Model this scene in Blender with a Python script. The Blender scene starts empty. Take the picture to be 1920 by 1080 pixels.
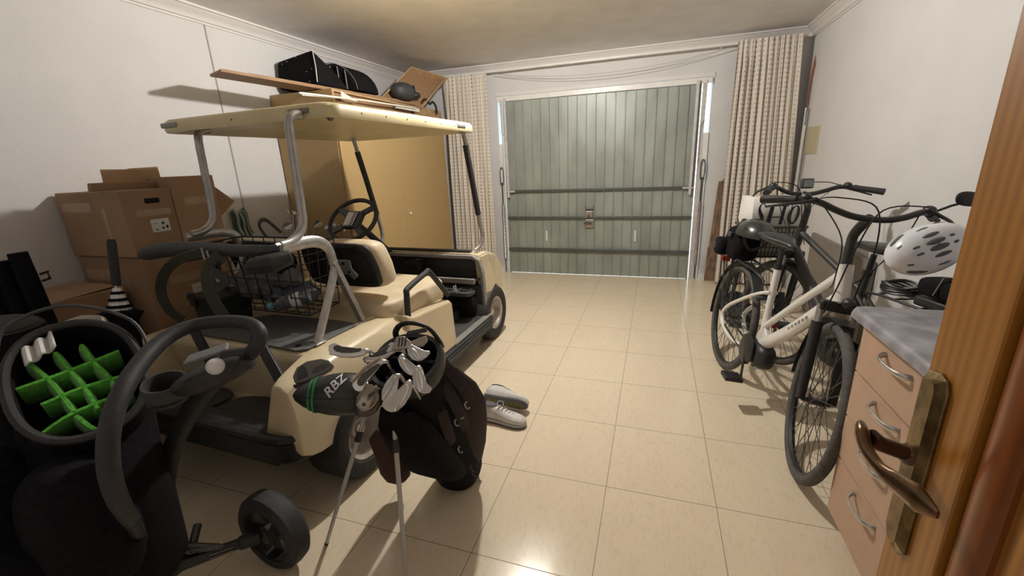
import bpy, math, random
from mathutils import Vector, Matrix, Euler
random.seed(7)
PI = math.pi
SC = bpy.context.scene
COL = SC.collection
V = Vector

# ------------------------------------------------------------------ camera
cam_d = bpy.data.cameras.new('camera')
cam = bpy.data.objects.new('camera', cam_d); COL.objects.link(cam)
cam_d.sensor_fit = 'HORIZONTAL'; cam_d.sensor_width = 36.0
cam_d.lens = 798.893 / 1920 * 36.0
cam_d.clip_start = 0.02; cam_d.clip_end = 200
RM = ((0.95010938, 0.30905288, -0.0421721), (0.04891362, -0.28115469, -0.9584151), (-0.30805783, 0.90853638, -0.28224461))
cam.matrix_world = Matrix(((RM[0][0], -RM[1][0], -RM[2][0], 0), (RM[0][1], -RM[1][1], -RM[2][1], 0), (RM[0][2], -RM[1][2], -RM[2][2], 1.4), (0, 0, 0, 1)))
SC.camera = cam

# ------------------------------------------------------------------ world, exposure
LAMP = V((-0.90, 2.82, 2.445))
LAMP_POWER = 145.0
w = bpy.data.worlds.new('sky'); SC.world = w; w.use_nodes = True
bg = w.node_tree.nodes['Background']
bg.inputs[0].default_value = (0.74, 0.88, 1.0, 1); bg.inputs[1].default_value = 3.0
SC.view_settings.view_transform = 'Standard'
SC.view_settings.look = 'None'
SC.view_settings.exposure = 0.0
SC.view_settings.gamma = 1.0
SC.view_settings.use_curve_mapping = False

# ------------------------------------------------------------------ materials
def srgb(r, g, b):
    f = lambda c: (c/255/12.92) if c/255 <= 0.04045 else ((c/255+0.055)/1.055)**2.4
    return (f(r), f(g), f(b), 1)

def mat(name, col, rough=0.6, metal=0.0, noise=0.0, scale=20, bump=0.0, bscale=None, coat=0.0, stretch=None, alpha=None, trans=0.0, sheen=0.0, spec=None):
    m = bpy.data.materials.new(name); m.use_nodes = True
    nt = m.node_tree; b = nt.nodes['Principled BSDF']
    b.inputs['Roughness'].default_value = rough; b.inputs['Metallic'].default_value = metal
    b.inputs['Coat Weight'].default_value = coat
    if spec is not None: b.inputs['Specular IOR Level'].default_value = spec
    if sheen: b.inputs['Sheen Weight'].default_value = sheen
    if trans: b.inputs['Transmission Weight'].default_value = trans
    if alpha is not None: b.inputs['Alpha'].default_value = alpha
    tc = nt.nodes.new('ShaderNodeTexCoord'); mp = nt.nodes.new('ShaderNodeMapping')
    nt.links.new(tc.outputs['Object'], mp.inputs[0])
    if stretch: mp.inputs['Scale'].default_value = stretch
    nz = nt.nodes.new('ShaderNodeTexNoise'); nz.inputs['Scale'].default_value = scale; nz.inputs['Detail'].default_value = 6
    nt.links.new(mp.outputs[0], nz.inputs['Vector'])
    cr = nt.nodes.new('ShaderNodeMix'); cr.data_type = 'RGBA'
    k = noise
    cr.inputs[6].default_value = tuple(c*(1-k) for c in col[:3])+(1,)
    cr.inputs[7].default_value = tuple(min(1, c*(1+k)) for c in col[:3])+(1,)
    mr_ = nt.nodes.new('ShaderNodeMapRange'); mr_.inputs[1].default_value = 0.32; mr_.inputs[2].default_value = 0.68
    nt.links.new(nz.outputs[0], mr_.inputs[0])
    nt.links.new(mr_.outputs[0], cr.inputs[0]); nt.links.new(cr.outputs[2], b.inputs['Base Color'])
    if bump:
        bp = nt.nodes.new('ShaderNodeBump'); bp.inputs['Strength'].default_value = bump; bp.inputs['Distance'].default_value = 0.01
        if bscale:
            n2 = nt.nodes.new('ShaderNodeTexNoise'); n2.inputs['Scale'].default_value = bscale; n2.inputs['Detail'].default_value = 5
            nt.links.new(mp.outputs[0], n2.inputs['Vector']); nt.links.new(n2.outputs[0], bp.inputs['Height'])
        else: nt.links.new(nz.outputs[0], bp.inputs['Height'])
        nt.links.new(bp.outputs[0], b.inputs['Normal'])
    return m

def math_node(nt, op, a, b=None, c=None):
    n = nt.nodes.new('ShaderNodeMath'); n.operation = op
    for i, x in enumerate((a, b, c)):
        if x is None: continue
        if isinstance(x, (int, float)): n.inputs[i].default_value = x
        else: nt.links.new(x, n.inputs[i])
    return n.outputs[0]

def wood_mat(name, c1, c2, scale=(1, 1, 1), bands=14, rough=0.4, coat=0.0, dist=3.0, nscale=2.0):
    m = bpy.data.materials.new(name); m.use_nodes = True
    nt = m.node_tree; b = nt.nodes['Principled BSDF']; b.inputs['Roughness'].default_value = rough; b.inputs['Coat Weight'].default_value = coat
    b.inputs['Coat Roughness'].default_value = 0.25
    tc = nt.nodes.new('ShaderNodeTexCoord'); mp = nt.nodes.new('ShaderNodeMapping'); mp.inputs['Scale'].default_value = scale
    nt.links.new(tc.outputs['Object'], mp.inputs[0])
    wv = nt.nodes.new('ShaderNodeTexWave'); wv.inputs['Scale'].default_value = bands; wv.inputs['Distortion'].default_value = dist
    wv.bands_direction = 'X' if scale[0] >= scale[1] else 'Y'
    wv.inputs['Detail'].default_value = 3; wv.inputs['Detail Scale'].default_value = nscale
    nt.links.new(mp.outputs[0], wv.inputs['Vector'])
    nz = nt.nodes.new('ShaderNodeTexNoise'); nz.inputs['Scale'].default_value = 60; nz.inputs['Detail'].default_value = 6
    nt.links.new(mp.outputs[0], nz.inputs['Vector'])
    f = math_node(nt, 'MULTIPLY_ADD', wv.outputs['Fac'], 0.6, math_node(nt, 'MULTIPLY', nz.outputs[0], 0.4))
    cr = nt.nodes.new('ShaderNodeMix'); cr.data_type = 'RGBA'
    cr.inputs[6].default_value = c1; cr.inputs[7].default_value = c2
    nt.links.new(f, cr.inputs[0]); nt.links.new(cr.outputs[2], b.inputs['Base Color'])
    return m

M = {}
M['wall'] = mat('wall_paint', (0.66, 0.65, 0.645, 1), 0.85, noise=0.03, scale=3, bump=0.15, bscale=90)
M['ceiling'] = mat('ceiling_plaster', (0.86, 0.815, 0.765, 1), 0.75, noise=0.05, scale=4, bump=0.9, bscale=32)
M['seam'] = mat('grey_joint', (0.40, 0.38, 0.36, 1), 0.8)
M['cornice'] = mat('cornice_plaster', (0.72, 0.69, 0.67, 1), 0.6)
M['white_paint'] = mat('white_gloss_paint', (0.78, 0.77, 0.74, 1), 0.35, noise=0.05, scale=8)
M['concrete'] = mat('outside_ground', (0.7, 0.7, 0.68, 1), 0.9, noise=0.1)
def floor_mat():
    m = bpy.data.materials.new('marble_tiles'); m.use_nodes = True
    nt = m.node_tree; b = nt.nodes['Principled BSDF']
    tc = nt.nodes.new('ShaderNodeTexCoord'); sep = nt.nodes.new('ShaderNodeSeparateXYZ'); nt.links.new(tc.outputs['Object'], sep.inputs[0])
    fx = math_node(nt, 'MULTIPLY', math_node(nt, 'ADD', sep.outputs[0], 0.143+44.75), 1/0.4475)
    fy = math_node(nt, 'MULTIPLY', math_node(nt, 'ADD', sep.outputs[1], -1.604+47.5), 1/0.475)
    dx = math_node(nt, 'ABSOLUTE', math_node(nt, 'SUBTRACT', math_node(nt, 'FRACT', math_node(nt, 'ADD', fx, 0.5)), 0.5))
    dy = math_node(nt, 'ABSOLUTE', math_node(nt, 'SUBTRACT', math_node(nt, 'FRACT', math_node(nt, 'ADD', fy, 0.5)), 0.5))
    g = math_node(nt, 'MINIMUM', dx, dy)
    line = math_node(nt, 'LESS_THAN', g, 0.0030)
    # per tile shade
    cx = math_node(nt, 'FLOOR', fx); cy = math_node(nt, 'FLOOR', fy)
    cmb = nt.nodes.new('ShaderNodeCombineXYZ'); nt.links.new(cx, cmb.inputs[0]); nt.links.new(cy, cmb.inputs[1])
    wn = nt.nodes.new('ShaderNodeTexWhiteNoise'); nt.links.new(cmb.outputs[0], wn.inputs[0])
    # streaky travertine marks running along y
    mp = nt.nodes.new('ShaderNodeMapping'); mp.inputs['Scale'].default_value = (1.0, 0.35, 1); nt.links.new(tc.outputs['Object'], mp.inputs[0])
    vadd = nt.nodes.new('ShaderNodeVectorMath'); vadd.operation = 'ADD'; nt.links.new(mp.outputs[0], vadd.inputs[0])
    vs = nt.nodes.new('ShaderNodeVectorMath'); vs.operation = 'SCALE'; vs.inputs[3].default_value = 7.0
    nt.links.new(wn.outputs[1], vs.inputs[0]); nt.links.new(vs.outputs[0], vadd.inputs[1])
    n1 = nt.nodes.new('ShaderNodeTexNoise'); n1.inputs['Scale'].default_value = 75; n1.inputs['Detail'].default_value = 5; nt.links.new(vadd.outputs[0], n1.inputs['Vector'])
    n2 = nt.nodes.new('ShaderNodeTexNoise'); n2.inputs['Scale'].default_value = 9; n2.inputs['Detail'].default_value = 4; nt.links.new(vadd.outputs[0], n2.inputs['Vector'])
    mk = nt.nodes.new('ShaderNodeMapRange'); mk.inputs[1].default_value = 0.33; mk.inputs[2].default_value = 0.44; nt.links.new(n1.outputs[0], mk.inputs[0])
    c0 = nt.nodes.new('ShaderNodeMix'); c0.data_type = 'RGBA'; c0.inputs[6].default_value = (0.78, 0.66, 0.48, 1); c0.inputs[7].default_value = (0.84, 0.72, 0.54, 1)
    nt.links.new(n2.outputs[0], c0.inputs[0])
    c1 = nt.nodes.new('ShaderNodeMix'); c1.data_type = 'RGBA'; c1.inputs[6].default_value = (0.58, 0.46, 0.32, 1)
    nt.links.new(math_node(nt, 'MAXIMUM', mk.outputs[0], 0.84), c1.inputs[0]); nt.links.new(c0.outputs[2], c1.inputs[7])
    c2 = nt.nodes.new('ShaderNodeMix'); c2.data_type = 'RGBA'; c2.inputs[7].default_value = (0.24, 0.18, 0.12, 1)
    nt.links.new(line, c2.inputs[0]); nt.links.new(c1.outputs[2], c2.inputs[6])
    nt.links.new(c2.outputs[2], b.inputs['Base Color']); b.inputs['Specular IOR Level'].default_value = 0.45
    nt.links.new(math_node(nt, 'MULTIPLY_ADD', line, 0.4, math_node(nt, 'MULTIPLY_ADD', n2.outputs[0], 0.14, 0.10)), b.inputs['Roughness'])
    bp = nt.nodes.new('ShaderNodeBump'); bp.inputs['Strength'].default_value = 0.25; bp.inputs['Distance'].default_value = 0.002
    nt.links.new(math_node(nt, 'SUBTRACT', math_node(nt, 'MULTIPLY', n2.outputs[0], 0.6), line), bp.inputs['Height']); nt.links.new(bp.outputs[0], b.inputs['Normal'])
    return m
M['tiles'] = floor_mat()
def curtain_mat():
    m = bpy.data.materials.new('dotted_curtain_cloth'); m.use_nodes = True
    nt = m.node_tree; b = nt.nodes['Principled BSDF']; b.inputs['Roughness'].default_value = 0.9
    uv = nt.nodes.new('ShaderNodeUVMap'); sep = nt.nodes.new('ShaderNodeSeparateXYZ'); nt.links.new(uv.outputs[0], sep.inputs[0])
    u = math_node(nt, 'FRACT', math_node(nt, 'MULTIPLY', sep.outputs[0], 1/0.085))
    v = math_node(nt, 'FRACT', math_node(nt, 'MULTIPLY', sep.outputs[1], 1/0.042))
    a = math_node(nt, 'LESS_THAN', math_node(nt, 'ABSOLUTE', math_node(nt, 'SUBTRACT', u, 0.3)), 0.07)
    a2 = math_node(nt, 'LESS_THAN', math_node(nt, 'ABSOLUTE', math_node(nt, 'SUBTRACT', u, 0.62)), 0.04)
    d = math_node(nt, 'LESS_THAN', math_node(nt, 'ABSOLUTE', math_node(nt, 'SUBTRACT', v, 0.5)), 0.17)
    k = math_node(nt, 'MULTIPLY', math_node(nt, 'MAXIMUM', a, a2), d)
    c = nt.nodes.new('ShaderNodeMix'); c.data_type = 'RGBA'; c.inputs[6].default_value = (0.74, 0.68, 0.60, 1); c.inputs[7].default_value = (0.20, 0.17, 0.15, 1)
    nt.links.new(math_node(nt, 'MULTIPLY', k, 0.9), c.inputs[0]); nt.links.new(c.outputs[2], b.inputs['Base Color'])
    return m
M['curtain'] = curtain_mat()
M['door_green'] = mat('grey_green_steel', (0.33, 0.355, 0.32, 1), 0.42, 0.15, noise=0.18, scale=5, bump=0.05, stretch=(1, 1, 0.4))
M['door_rail'] = mat('dark_steel_rail', (0.10, 0.11, 0.10, 1), 0.45, 0.4, noise=0.15)
M['white_rail'] = mat('white_painted_steel', (0.62, 0.60, 0.57, 1), 0.4, 0.1, noise=0.1)
M['spring'] = mat('spring_steel', (0.42, 0.38, 0.33, 1), 0.4, 0.8)
M['rust'] = mat('stained_board', (0.22, 0.14, 0.09, 1), 0.8, noise=0.5, scale=9, stretch=(3, 3, 1))
M['pine'] = wood_mat('orange_pine_door', (0.26, 0.098, 0.010, 1), (0.42, 0.175, 0.022, 1), scale=(1, 9, 0.30), bands=2.2, rough=0.4, coat=0.2, dist=2.2, nscale=1.5)
M['pine_shade'] = wood_mat('shaded_pine_moulding', (0.17, 0.040, 0.006, 1), (0.26, 0.075, 0.012, 1), scale=(1, 6, 0.35), bands=3, rough=0.35, coat=0.4, dist=2)  # shade of the panel groove facing away is put into this darker pine
M['brass'] = mat('aged_brass', (0.22, 0.155, 0.075, 1), 0.36, 0.9, noise=0.5, scale=35, bump=0.1)
M['brass_lever'] = mat('worn_bronze_lever', (0.17, 0.105, 0.06, 1), 0.28, 0.9, noise=0.4, scale=30)
M['brass_dark'] = mat('worn_dark_handle', (0.10, 0.055, 0.035, 1), 0.3, 0.6, noise=0.4, scale=30)
M['wardrobe'] = wood_mat('ochre_veneer', (0.40, 0.275, 0.120, 1), (0.435, 0.30, 0.135, 1), scale=(8, 8, 0.5), bands=1.4, rough=0.5, dist=2.5)
M['board'] = wood_mat('brown_board', (0.25, 0.145, 0.075, 1), (0.33, 0.20, 0.11, 1), scale=(8, 0.5, 8), bands=2, rough=0.6)
M['board_edge'] = mat('pale_board', (0.42, 0.27, 0.14, 1), 0.6, noise=0.15)
M['white_board'] = mat('white_strip', (0.72, 0.68, 0.60, 1), 0.5)
M['carton'] = mat('brown_carton', (0.34, 0.215, 0.13, 1), 0.85, noise=0.12, scale=4, stretch=(1, 1, 1))
M['carton2'] = mat('brown_carton_pale', (0.38, 0.24, 0.14, 1), 0.8, noise=0.12, scale=5)
M['tape'] = mat('parcel_tape', (0.42, 0.29, 0.20, 1), 0.35, noise=0.08)
M['hole'] = mat('dark_slot', (0.01, 0.009, 0.008, 1), 0.95)
M['paper'] = mat('white_label_paper', (0.70, 0.69, 0.68, 1), 0.6)
M['ink'] = mat('black_ink', (0.02, 0.02, 0.022, 1), 0.6)
M['black_fab'] = mat('black_fabric', (0.008, 0.0075, 0.009, 1), 0.9, noise=0.3, scale=60, bump=0.2, bscale=150, spec=0.12)
M['brown_fab'] = mat('dark_brown_fabric', (0.030, 0.020, 0.020, 1), 0.85, noise=0.2, scale=40, bump=0.25, bscale=120, spec=0.3)
M['foam_grip'] = mat('dark_foam_grip', (0.020, 0.022, 0.027, 1), 0.6, noise=0.25, scale=50)
M['black_pl'] = mat('black_plastic', (0.018, 0.018, 0.019, 1), 0.45, noise=0.2, scale=40)
M['black_soft'] = mat('soft_black_rubber', (0.025, 0.025, 0.027, 1), 0.7, noise=0.25, scale=60)
M['grey_pl'] = mat('charcoal_plastic', (0.042, 0.044, 0.047, 1), 0.55, noise=0.2, scale=40)
M['grey_fab'] = mat('grey_fleece', (0.13, 0.13, 0.135, 1), 0.95, noise=0.3, scale=30, bump=0.3)
M['cream'] = mat('cream_bodywork', (0.68, 0.57, 0.38, 1), 0.38, noise=0.06, scale=4, coat=0.25)
M['cream_roof'] = mat('cream_roof_plastic', (0.70, 0.60, 0.36, 1), 0.42, noise=0.08, scale=6)
M['vinyl'] = mat('cream_vinyl', (0.64, 0.53, 0.36, 1), 0.5, noise=0.10, scale=7, bump=0.12, bscale=45)
M['alu'] = mat('dull_aluminium', (0.42, 0.41, 0.40, 1), 0.40, 0.75, noise=0.15, scale=30)
M['alu_paint'] = mat('grey_trim', (0.30, 0.29, 0.275, 1), 0.5, 0.3, noise=0.1)
M['bike_tyre'] = mat('dusty_bicycle_tyre', (0.085, 0.078, 0.074, 1), 0.8, noise=0.25, scale=40, bump=0.25, bscale=160)
M['rubber'] = mat('tyre_rubber', (0.022, 0.021, 0.021, 1), 0.75, noise=0.3, scale=30, bump=0.2, bscale=80)
M['rim_cream'] = mat('dirty_white_rim', (0.42, 0.38, 0.33, 1), 0.45, 0.2, noise=0.25, scale=14)
M['mat_grey'] = mat('grey_rubber_mat', (0.115, 0.115, 0.112, 1), 0.7, noise=0.12, scale=60)
M['mat_black'] = mat('dusty_black_mat', (0.040, 0.038, 0.036, 1), 0.7, noise=0.5, scale=9)
M['wire'] = mat('black_wire', (0.02, 0.02, 0.02, 1), 0.5, 0.3)
M['chrome'] = mat('polished_steel', (0.72, 0.72, 0.73, 1), 0.24, 1.0, noise=0.05)
M['satin'] = mat('satin_steel', (0.60, 0.60, 0.60, 1), 0.36, 1.0, noise=0.1, scale=50)
M['warm_steel'] = mat('brownish_steel', (0.36, 0.32, 0.28, 1), 0.25, 1.0, noise=0.1)
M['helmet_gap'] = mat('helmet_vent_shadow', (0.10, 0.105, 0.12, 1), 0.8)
M['dkmetal'] = mat('dark_crown', (0.10, 0.095, 0.09, 1), 0.3, 0.7)
M['pewter'] = mat('pewter_head', (0.17, 0.165, 0.15, 1), 0.4, 0.7, noise=0.1)
M['leather'] = mat('black_leatherette', (0.025, 0.028, 0.027, 1), 0.36, noise=0.2, scale=30, bump=0.06)
M['green'] = mat('green_stripe', (0.03, 0.20, 0.07, 1), 0.5)
M['foam'] = mat('bright_green_foam', (0.10, 0.46, 0.035, 1), 0.95, noise=0.3, scale=90, bump=0.4, bscale=160, sheen=0.3)
M['white_pl'] = mat('white_plastic', (0.72, 0.72, 0.74, 1), 0.3)
M['white_bike'] = mat('white_gloss_frame', (0.76, 0.74, 0.71, 1), 0.28, noise=0.03, coat=0.4)
M['leg_white'] = mat('pale_grey_leg', (0.50, 0.49, 0.48, 1), 0.4, 0.2)
M['shoe'] = mat('white_leather_shoe', (0.66, 0.64, 0.62, 1), 0.5, noise=0.08, scale=20)
M['sole_grey'] = mat('grey_sole', (0.12, 0.125, 0.135, 1), 0.7)
M['sole_olive'] = mat('olive_sole', (0.20, 0.19, 0.04, 1), 0.6)
M['lace'] = mat('grey_lace', (0.42, 0.41, 0.38, 1), 0.8)
M['dark_bike'] = mat('dark_grey_frame', (0.045, 0.044, 0.042, 1), 0.5, 0.2)
M['stone'] = mat('grey_mottled_laminate', (0.27, 0.265, 0.29, 1), 0.38, noise=0.38, scale=14, coat=0.2)
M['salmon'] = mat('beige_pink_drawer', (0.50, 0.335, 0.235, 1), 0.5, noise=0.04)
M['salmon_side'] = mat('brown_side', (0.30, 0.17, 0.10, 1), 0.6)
M['helmet_w'] = mat('white_helmet_shell', (0.74, 0.75, 0.80, 1), 0.22, coat=0.5)
M['helmet_k'] = mat('black_helmet_shell', (0.02, 0.024, 0.023, 1), 0.3, coat=0.4)
M['bag_white'] = mat('white_paper_bag', (0.62, 0.60, 0.56, 1), 0.7, noise=0.08, scale=8)
M['kraft'] = mat('crumpled_kraft_paper', (0.42, 0.29, 0.19, 1), 0.8, noise=0.2)
M['clear'] = mat('clear_bottle', (0.75, 0.82, 0.88, 1), 0.08, trans=0.9, spec=0.6)
M['blue'] = mat('light_blue_cap', (0.12, 0.35, 0.50, 1), 0.4)
M['red'] = mat('red_reflector', (0.35, 0.03, 0.02, 1), 0.3)
M['redbrown'] = mat('dark_maroon_cloth', (0.045, 0.017, 0.013, 1), 0.9)
M['grey_brown'] = mat('grey_brown_board', (0.22, 0.19, 0.16, 1), 0.7, noise=0.1)
M['towel'] = mat('green_cloth', (0.05, 0.14, 0.09, 1), 0.9, noise=0.2)
M['towel_w'] = mat('pale_stripe', (0.45, 0.47, 0.44, 1), 0.9)
M['beige_plate'] = mat('yellowed_cover_plate', (0.52, 0.46, 0.30, 1), 0.5)
M['terracotta'] = mat('bare_brick_patch', (0.30, 0.12, 0.07, 1), 0.9, noise=0.3, scale=30)
M['crate'] = mat('dark_green_cooler', (0.012, 0.017, 0.014, 1), 0.7, noise=0.2)
M['glass_scr'] = mat('grey_screen', (0.20, 0.22, 0.21, 1), 0.15, coat=0.5)
M['bluefilm'] = mat('blue_grey_plastic_bag', (0.05, 0.055, 0.085, 1), 0.35, noise=0.4, scale=12, bump=0.4, bscale=14)
M['band'] = mat('worn_grey_band', (0.22, 0.22, 0.22, 1), 0.7)
M['hose'] = mat('olive_pad', (0.05, 0.05, 0.035, 1), 0.7)

# ------------------------------------------------------------------ mesh builder
class MB:
    def __init__(s): s.v = []; s.f = []
    def add(s, vs, fs):
        o = len(s.v); s.v += [V(x) for x in vs]; s.f += [tuple(i+o for i in f) for f in fs]; return s
    def obox(s, c, ax, ay, az):
        c = V(c); ax, ay, az = V(ax), V(ay), V(az)
        vs = [c+ax*i+ay*j+az*k for i in (-1, 1) for j in (-1, 1) for k in (-1, 1)]
        return s.add(vs, [(0, 1, 3, 2), (4, 6, 7, 5), (0, 4, 5, 1), (2, 3, 7, 6), (0, 2, 6, 4), (1, 5, 7, 3)])
    def box(s, x0, x1, y0, y1, z0, z1):
        return s.obox(((x0+x1)/2, (y0+y1)/2, (z0+z1)/2), ((x1-x0)/2, 0, 0), (0, (y1-y0)/2, 0), (0, 0, (z1-z0)/2))
    def loft(s, rings, cap=True, closed=False):
        n = len(rings[0]); vs = [p for r in rings for p in r]; fs = []
        m = len(rings)
        for i in range(m if closed else m-1):
            for j in range(n):
                a = i*n+j; b = i*n+(j+1) % n; c = ((i+1) % m)*n+(j+1) % n; d = ((i+1) % m)*n+j
                fs.append((a, b, c, d))
        if cap and not closed:
            fs.append(tuple(range(n))[::-1]); fs.append(tuple(range((m-1)*n, m*n)))
        return s.add(vs, fs)
    def tube(s, pts, r, n=8, closed=False, cap=True, sm=0, up=None):
        """r: number, or list per point; (a,b) gives an elliptic section with b along up"""
        pts = [V(p) for p in pts]
        R = r if isinstance(r, list) else [r]*len(pts)
        if sm: pts, R = smooth_path(pts, R, sm, closed)
        m = len(pts); tang = []
        for i in range(m):
            a = pts[(i-1) % m] if (closed or i > 0) else pts[0]
            b = pts[(i+1) % m] if (closed or i < m-1) else pts[-1]
            t = (b-a); tang.append(t.normalized() if t.length > 1e-9 else V((0, 0, 1)))
        u = V(up) if up is not None else (V((0, 0, 1)) if abs(tang[0].z) < 0.9 else V((0, 1, 0)))
        rings = []
        for i in range(m):
            t = tang[i]
            base = V(up) if up is not None else u
            w_ = base - t*base.dot(t)
            if w_.length < 1e-6: w_ = t.orthogonal()
            w_.normalize(); u = w_
            side = t.cross(w_)
            rr = R[i]; ra, rb = rr if isinstance(rr, tuple) else (rr, rr)
            if n == 4:
                rings.append([pts[i]+side*ra*x+w_*rb*y for x, y in ((1, 1), (-1, 1), (-1, -1), (1, -1))])
            else:
                rings.append([pts[i]+side*ra*math.cos(2*PI*k/n)+w_*rb*math.sin(2*PI*k/n) for k in range(n)])
        return s.loft(rings, cap, closed)
    def cyl(s, a, b, r0, r1=None, n=16):
        return s.tube([a, b], [r0, r1 if r1 is not None else r0], n)
    def lathe(s, prof, o, axis, n=32, closed=True, up=None):
        """prof: list of (radius, along axis)"""
        ax = V(axis).normalized(); u = ax.orthogonal().normalized(); w_ = ax.cross(u); o = V(o)
        rings = [[o+ax*h+(u*math.cos(2*PI*k/n)+w_*math.sin(2*PI*k/n))*max(r, 1e-4) for k in range(n)] for r, h in prof]
        return s.loft(rings, cap=not closed, closed=closed)
    def prism(s, poly, o, ux, uy, un, t):
        o, ux, uy, un = V(o), V(ux), V(uy), V(un)
        a = [o+ux*x+uy*y for x, y in poly]; b = [p+un*t for p in a]; n = len(poly)
        fs = [tuple(range(n))[::-1], tuple(range(n, 2*n))]+[(i, (i+1) % n, n+(i+1) % n, n+i) for i in range(n)]
        return s.add(a+b, fs)
    def ell(s, c, rx, ry, rz, n=20, m=12, e=1.0):
        c = V(c); rx, ry, rz = [V(q) if hasattr(q, '__len__') else V([q if i == k else 0 for i in range(3)]) for k, q in enumerate((rx, ry, rz))]
        sg = lambda x: math.copysign(abs(x)**e, x)
        rings = []
        for i in range(m+1):
            ph = -PI/2+PI*i/m
            rr = max(abs(math.cos(ph))**e, 1e-3); zz = sg(math.sin(ph))
            rings.append([c+rx*rr*sg(math.cos(2*PI*k/n))+ry*rr*sg(math.sin(2*PI*k/n))+rz*zz for k in range(n)])
        return s.loft(rings)
    def grid(s, fn, nu, nv):
        vs = [fn(i/nu, j/nv) for i in range(nu+1) for j in range(nv+1)]
        fs = [(i*(nv+1)+j, (i+1)*(nv+1)+j, (i+1)*(nv+1)+j+1, i*(nv+1)+j+1) for i in range(nu) for j in range(nv)]
        return s.add(vs, fs)
    def xf(s, mtx):
        s.v = [mtx @ p for p in s.v]; return s

def smooth_path(pts, R, k, closed=False):
    out, rr = [], []; m = len(pts)
    seg = m if closed else m-1
    def g(i): return pts[i % m] if closed else pts[max(0, min(m-1, i))]
    for i in range(seg):
        p0, p1, p2, p3 = g(i-1), g(i), g(i+1), g(i+2)
        for q in range(k):
            t = q/k
            out.append(0.5*((2*p1)+(p2-p0)*t+(2*p0-5*p1+4*p2-p3)*t*t+(3*p1-p0-3*p2+p3)*t**3))
            a, b = R[i % m], R[(i+1) % m]
            rr.append(tuple(x+(y-x)*t for x, y in zip(a, b)) if isinstance(a, tuple) else a+(b-a)*t)
    if not closed: out.append(pts[-1]); rr.append(R[-1])
    return out, rr

def obj(name, mb, material, parent=None, smooth=True, bevel=0, seg=2, sub=0, angle=40, solid=0):
    me = bpy.data.meshes.new(name); me.from_pydata([tuple(p) for p in mb.v], [], mb.f); me.update()
    me.materials.append(M[material] if isinstance(material, str) else material)
    import bmesh
    bm = bmesh.new(); bm.from_mesh(me); bmesh.ops.recalc_face_normals(bm, faces=bm.faces); bm.to_mesh(me); bm.free()
    if smooth:
        me.shade_smooth()
        try: me.set_sharp_from_angle(angle=math.radians(angle))
        except Exception: pass
    o = bpy.data.objects.new(name, me); COL.objects.link(o)
    if parent is not None: o.parent = parent
    if solid:
        md = o.modifiers.new('solid', 'SOLIDIFY'); md.thickness = solid; md.offset = 0
    if bevel:
        md = o.modifiers.new('bevel', 'BEVEL'); md.width = bevel; md.segments = seg; md.limit_method = 'ANGLE'; md.angle_limit = math.radians(35)
        md.harden_normals = False
    if sub:
        md = o.modifiers.new('sub', 'SUBSURF'); md.levels = sub; md.render_levels = sub
    return o
def tag(o, label, cat, group=None):
    o['label'] = label; o['category'] = cat
    if group: o['group'] = group
    return o
def plabel(o, label): o['label'] = label; return o
def thing(name, label, cat, loc=(0, 0, 0), rz=0.0, group=None, mtx=None):
    o = bpy.data.objects.new(name, None); COL.objects.link(o); o.empty_display_size = 0.1
    if mtx is not None: o.matrix_world = mtx
    else: o.location = loc; o.rotation_euler = (0, 0, rz)
    return tag(o, label, cat, group)
def struct(name, mb, material, **k):
    o = obj(name, mb, material, **k); o['kind'] = 'structure'; return o
def text_mesh(body, size, o, ux, uy, material, parent, name='lettering', depth=0.0006, shear=0.0, bold=0.0):
    """flat letters lying on a surface: origin o, reading direction ux, letter-up uy"""
    cu = bpy.data.curves.new('t', 'FONT'); cu.body = body; cu.size = size; cu.extrude = depth; cu.shear = shear; cu.offset = bold
    cu.align_x = 'CENTER'; cu.align_y = 'CENTER'
    ob = bpy.data.objects.new('t', cu); COL.objects.link(ob)
    dg = bpy.context.evaluated_depsgraph_get(); me = bpy.data.meshes.new_from_object(ob.evaluated_get(dg))
    bpy.data.objects.remove(ob)
    ux = V(ux).normalized(); uy = V(uy); uy = (uy-ux*uy.dot(ux)).normalized(); n = ux.cross(uy)
    me.transform(Matrix(((ux.x, uy.x, n.x, o[0]), (ux.y, uy.y, n.y, o[1]), (ux.z, uy.z, n.z, o[2]), (0, 0, 0, 1))))
    me.materials.clear(); me.materials.append(M[material]); me.name = name
    r = bpy.data.objects.new(name, me); COL.objects.link(r)
    if parent is not None: r.parent = parent
    return r
def lerp(a, b, t): return V(a)*(1-t)+V(b)*t

# ------------------------------------------------------------------ setting
XL, XR, YB, YN, ZC = -3.08, 1.36, 5.24, -0.20, 2.51
DL, DR, DT = -1.86, 0.51, 2.17       # garage opening
struct('floor', MB().box(XL-0.1, XR+0.1, YN-0.1, YB+0.22, -0.1, 0), 'tiles', smooth=False)
struct('ceiling', MB().grid(lambda u, v: V((XL-.1+u*(XR-XL+.2), YN-.1+v*(YB-YN+.2), ZC)), 2, 2), 'ceiling', solid=0.0)
bpy.data.objects['ceiling'].modifiers.new('solid', 'SOLIDIFY').thickness = -0.1
struct('wall_left', MB().box(XL-0.12, XL, YN-0.1, YB+0.1, 0, ZC), 'wall', smooth=False)
struct('wall_right', MB().box(XR, XR+0.12, YN-0.1, YB+0.1, 0, ZC), 'wall', smooth=False)
struct('wall_near', MB().box(XL, XR, YN-0.12, YN, 0, ZC), 'wall', smooth=False)
mb = MB(); mb.box(XL, DL, YB, YB+0.2, 0, ZC); mb.box(DR, XR, YB, YB+0.2, 0, ZC); mb.box(DL, DR, YB, YB+0.2, DT, ZC)
struct('wall_back', mb, 'wall', smooth=False)
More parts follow.
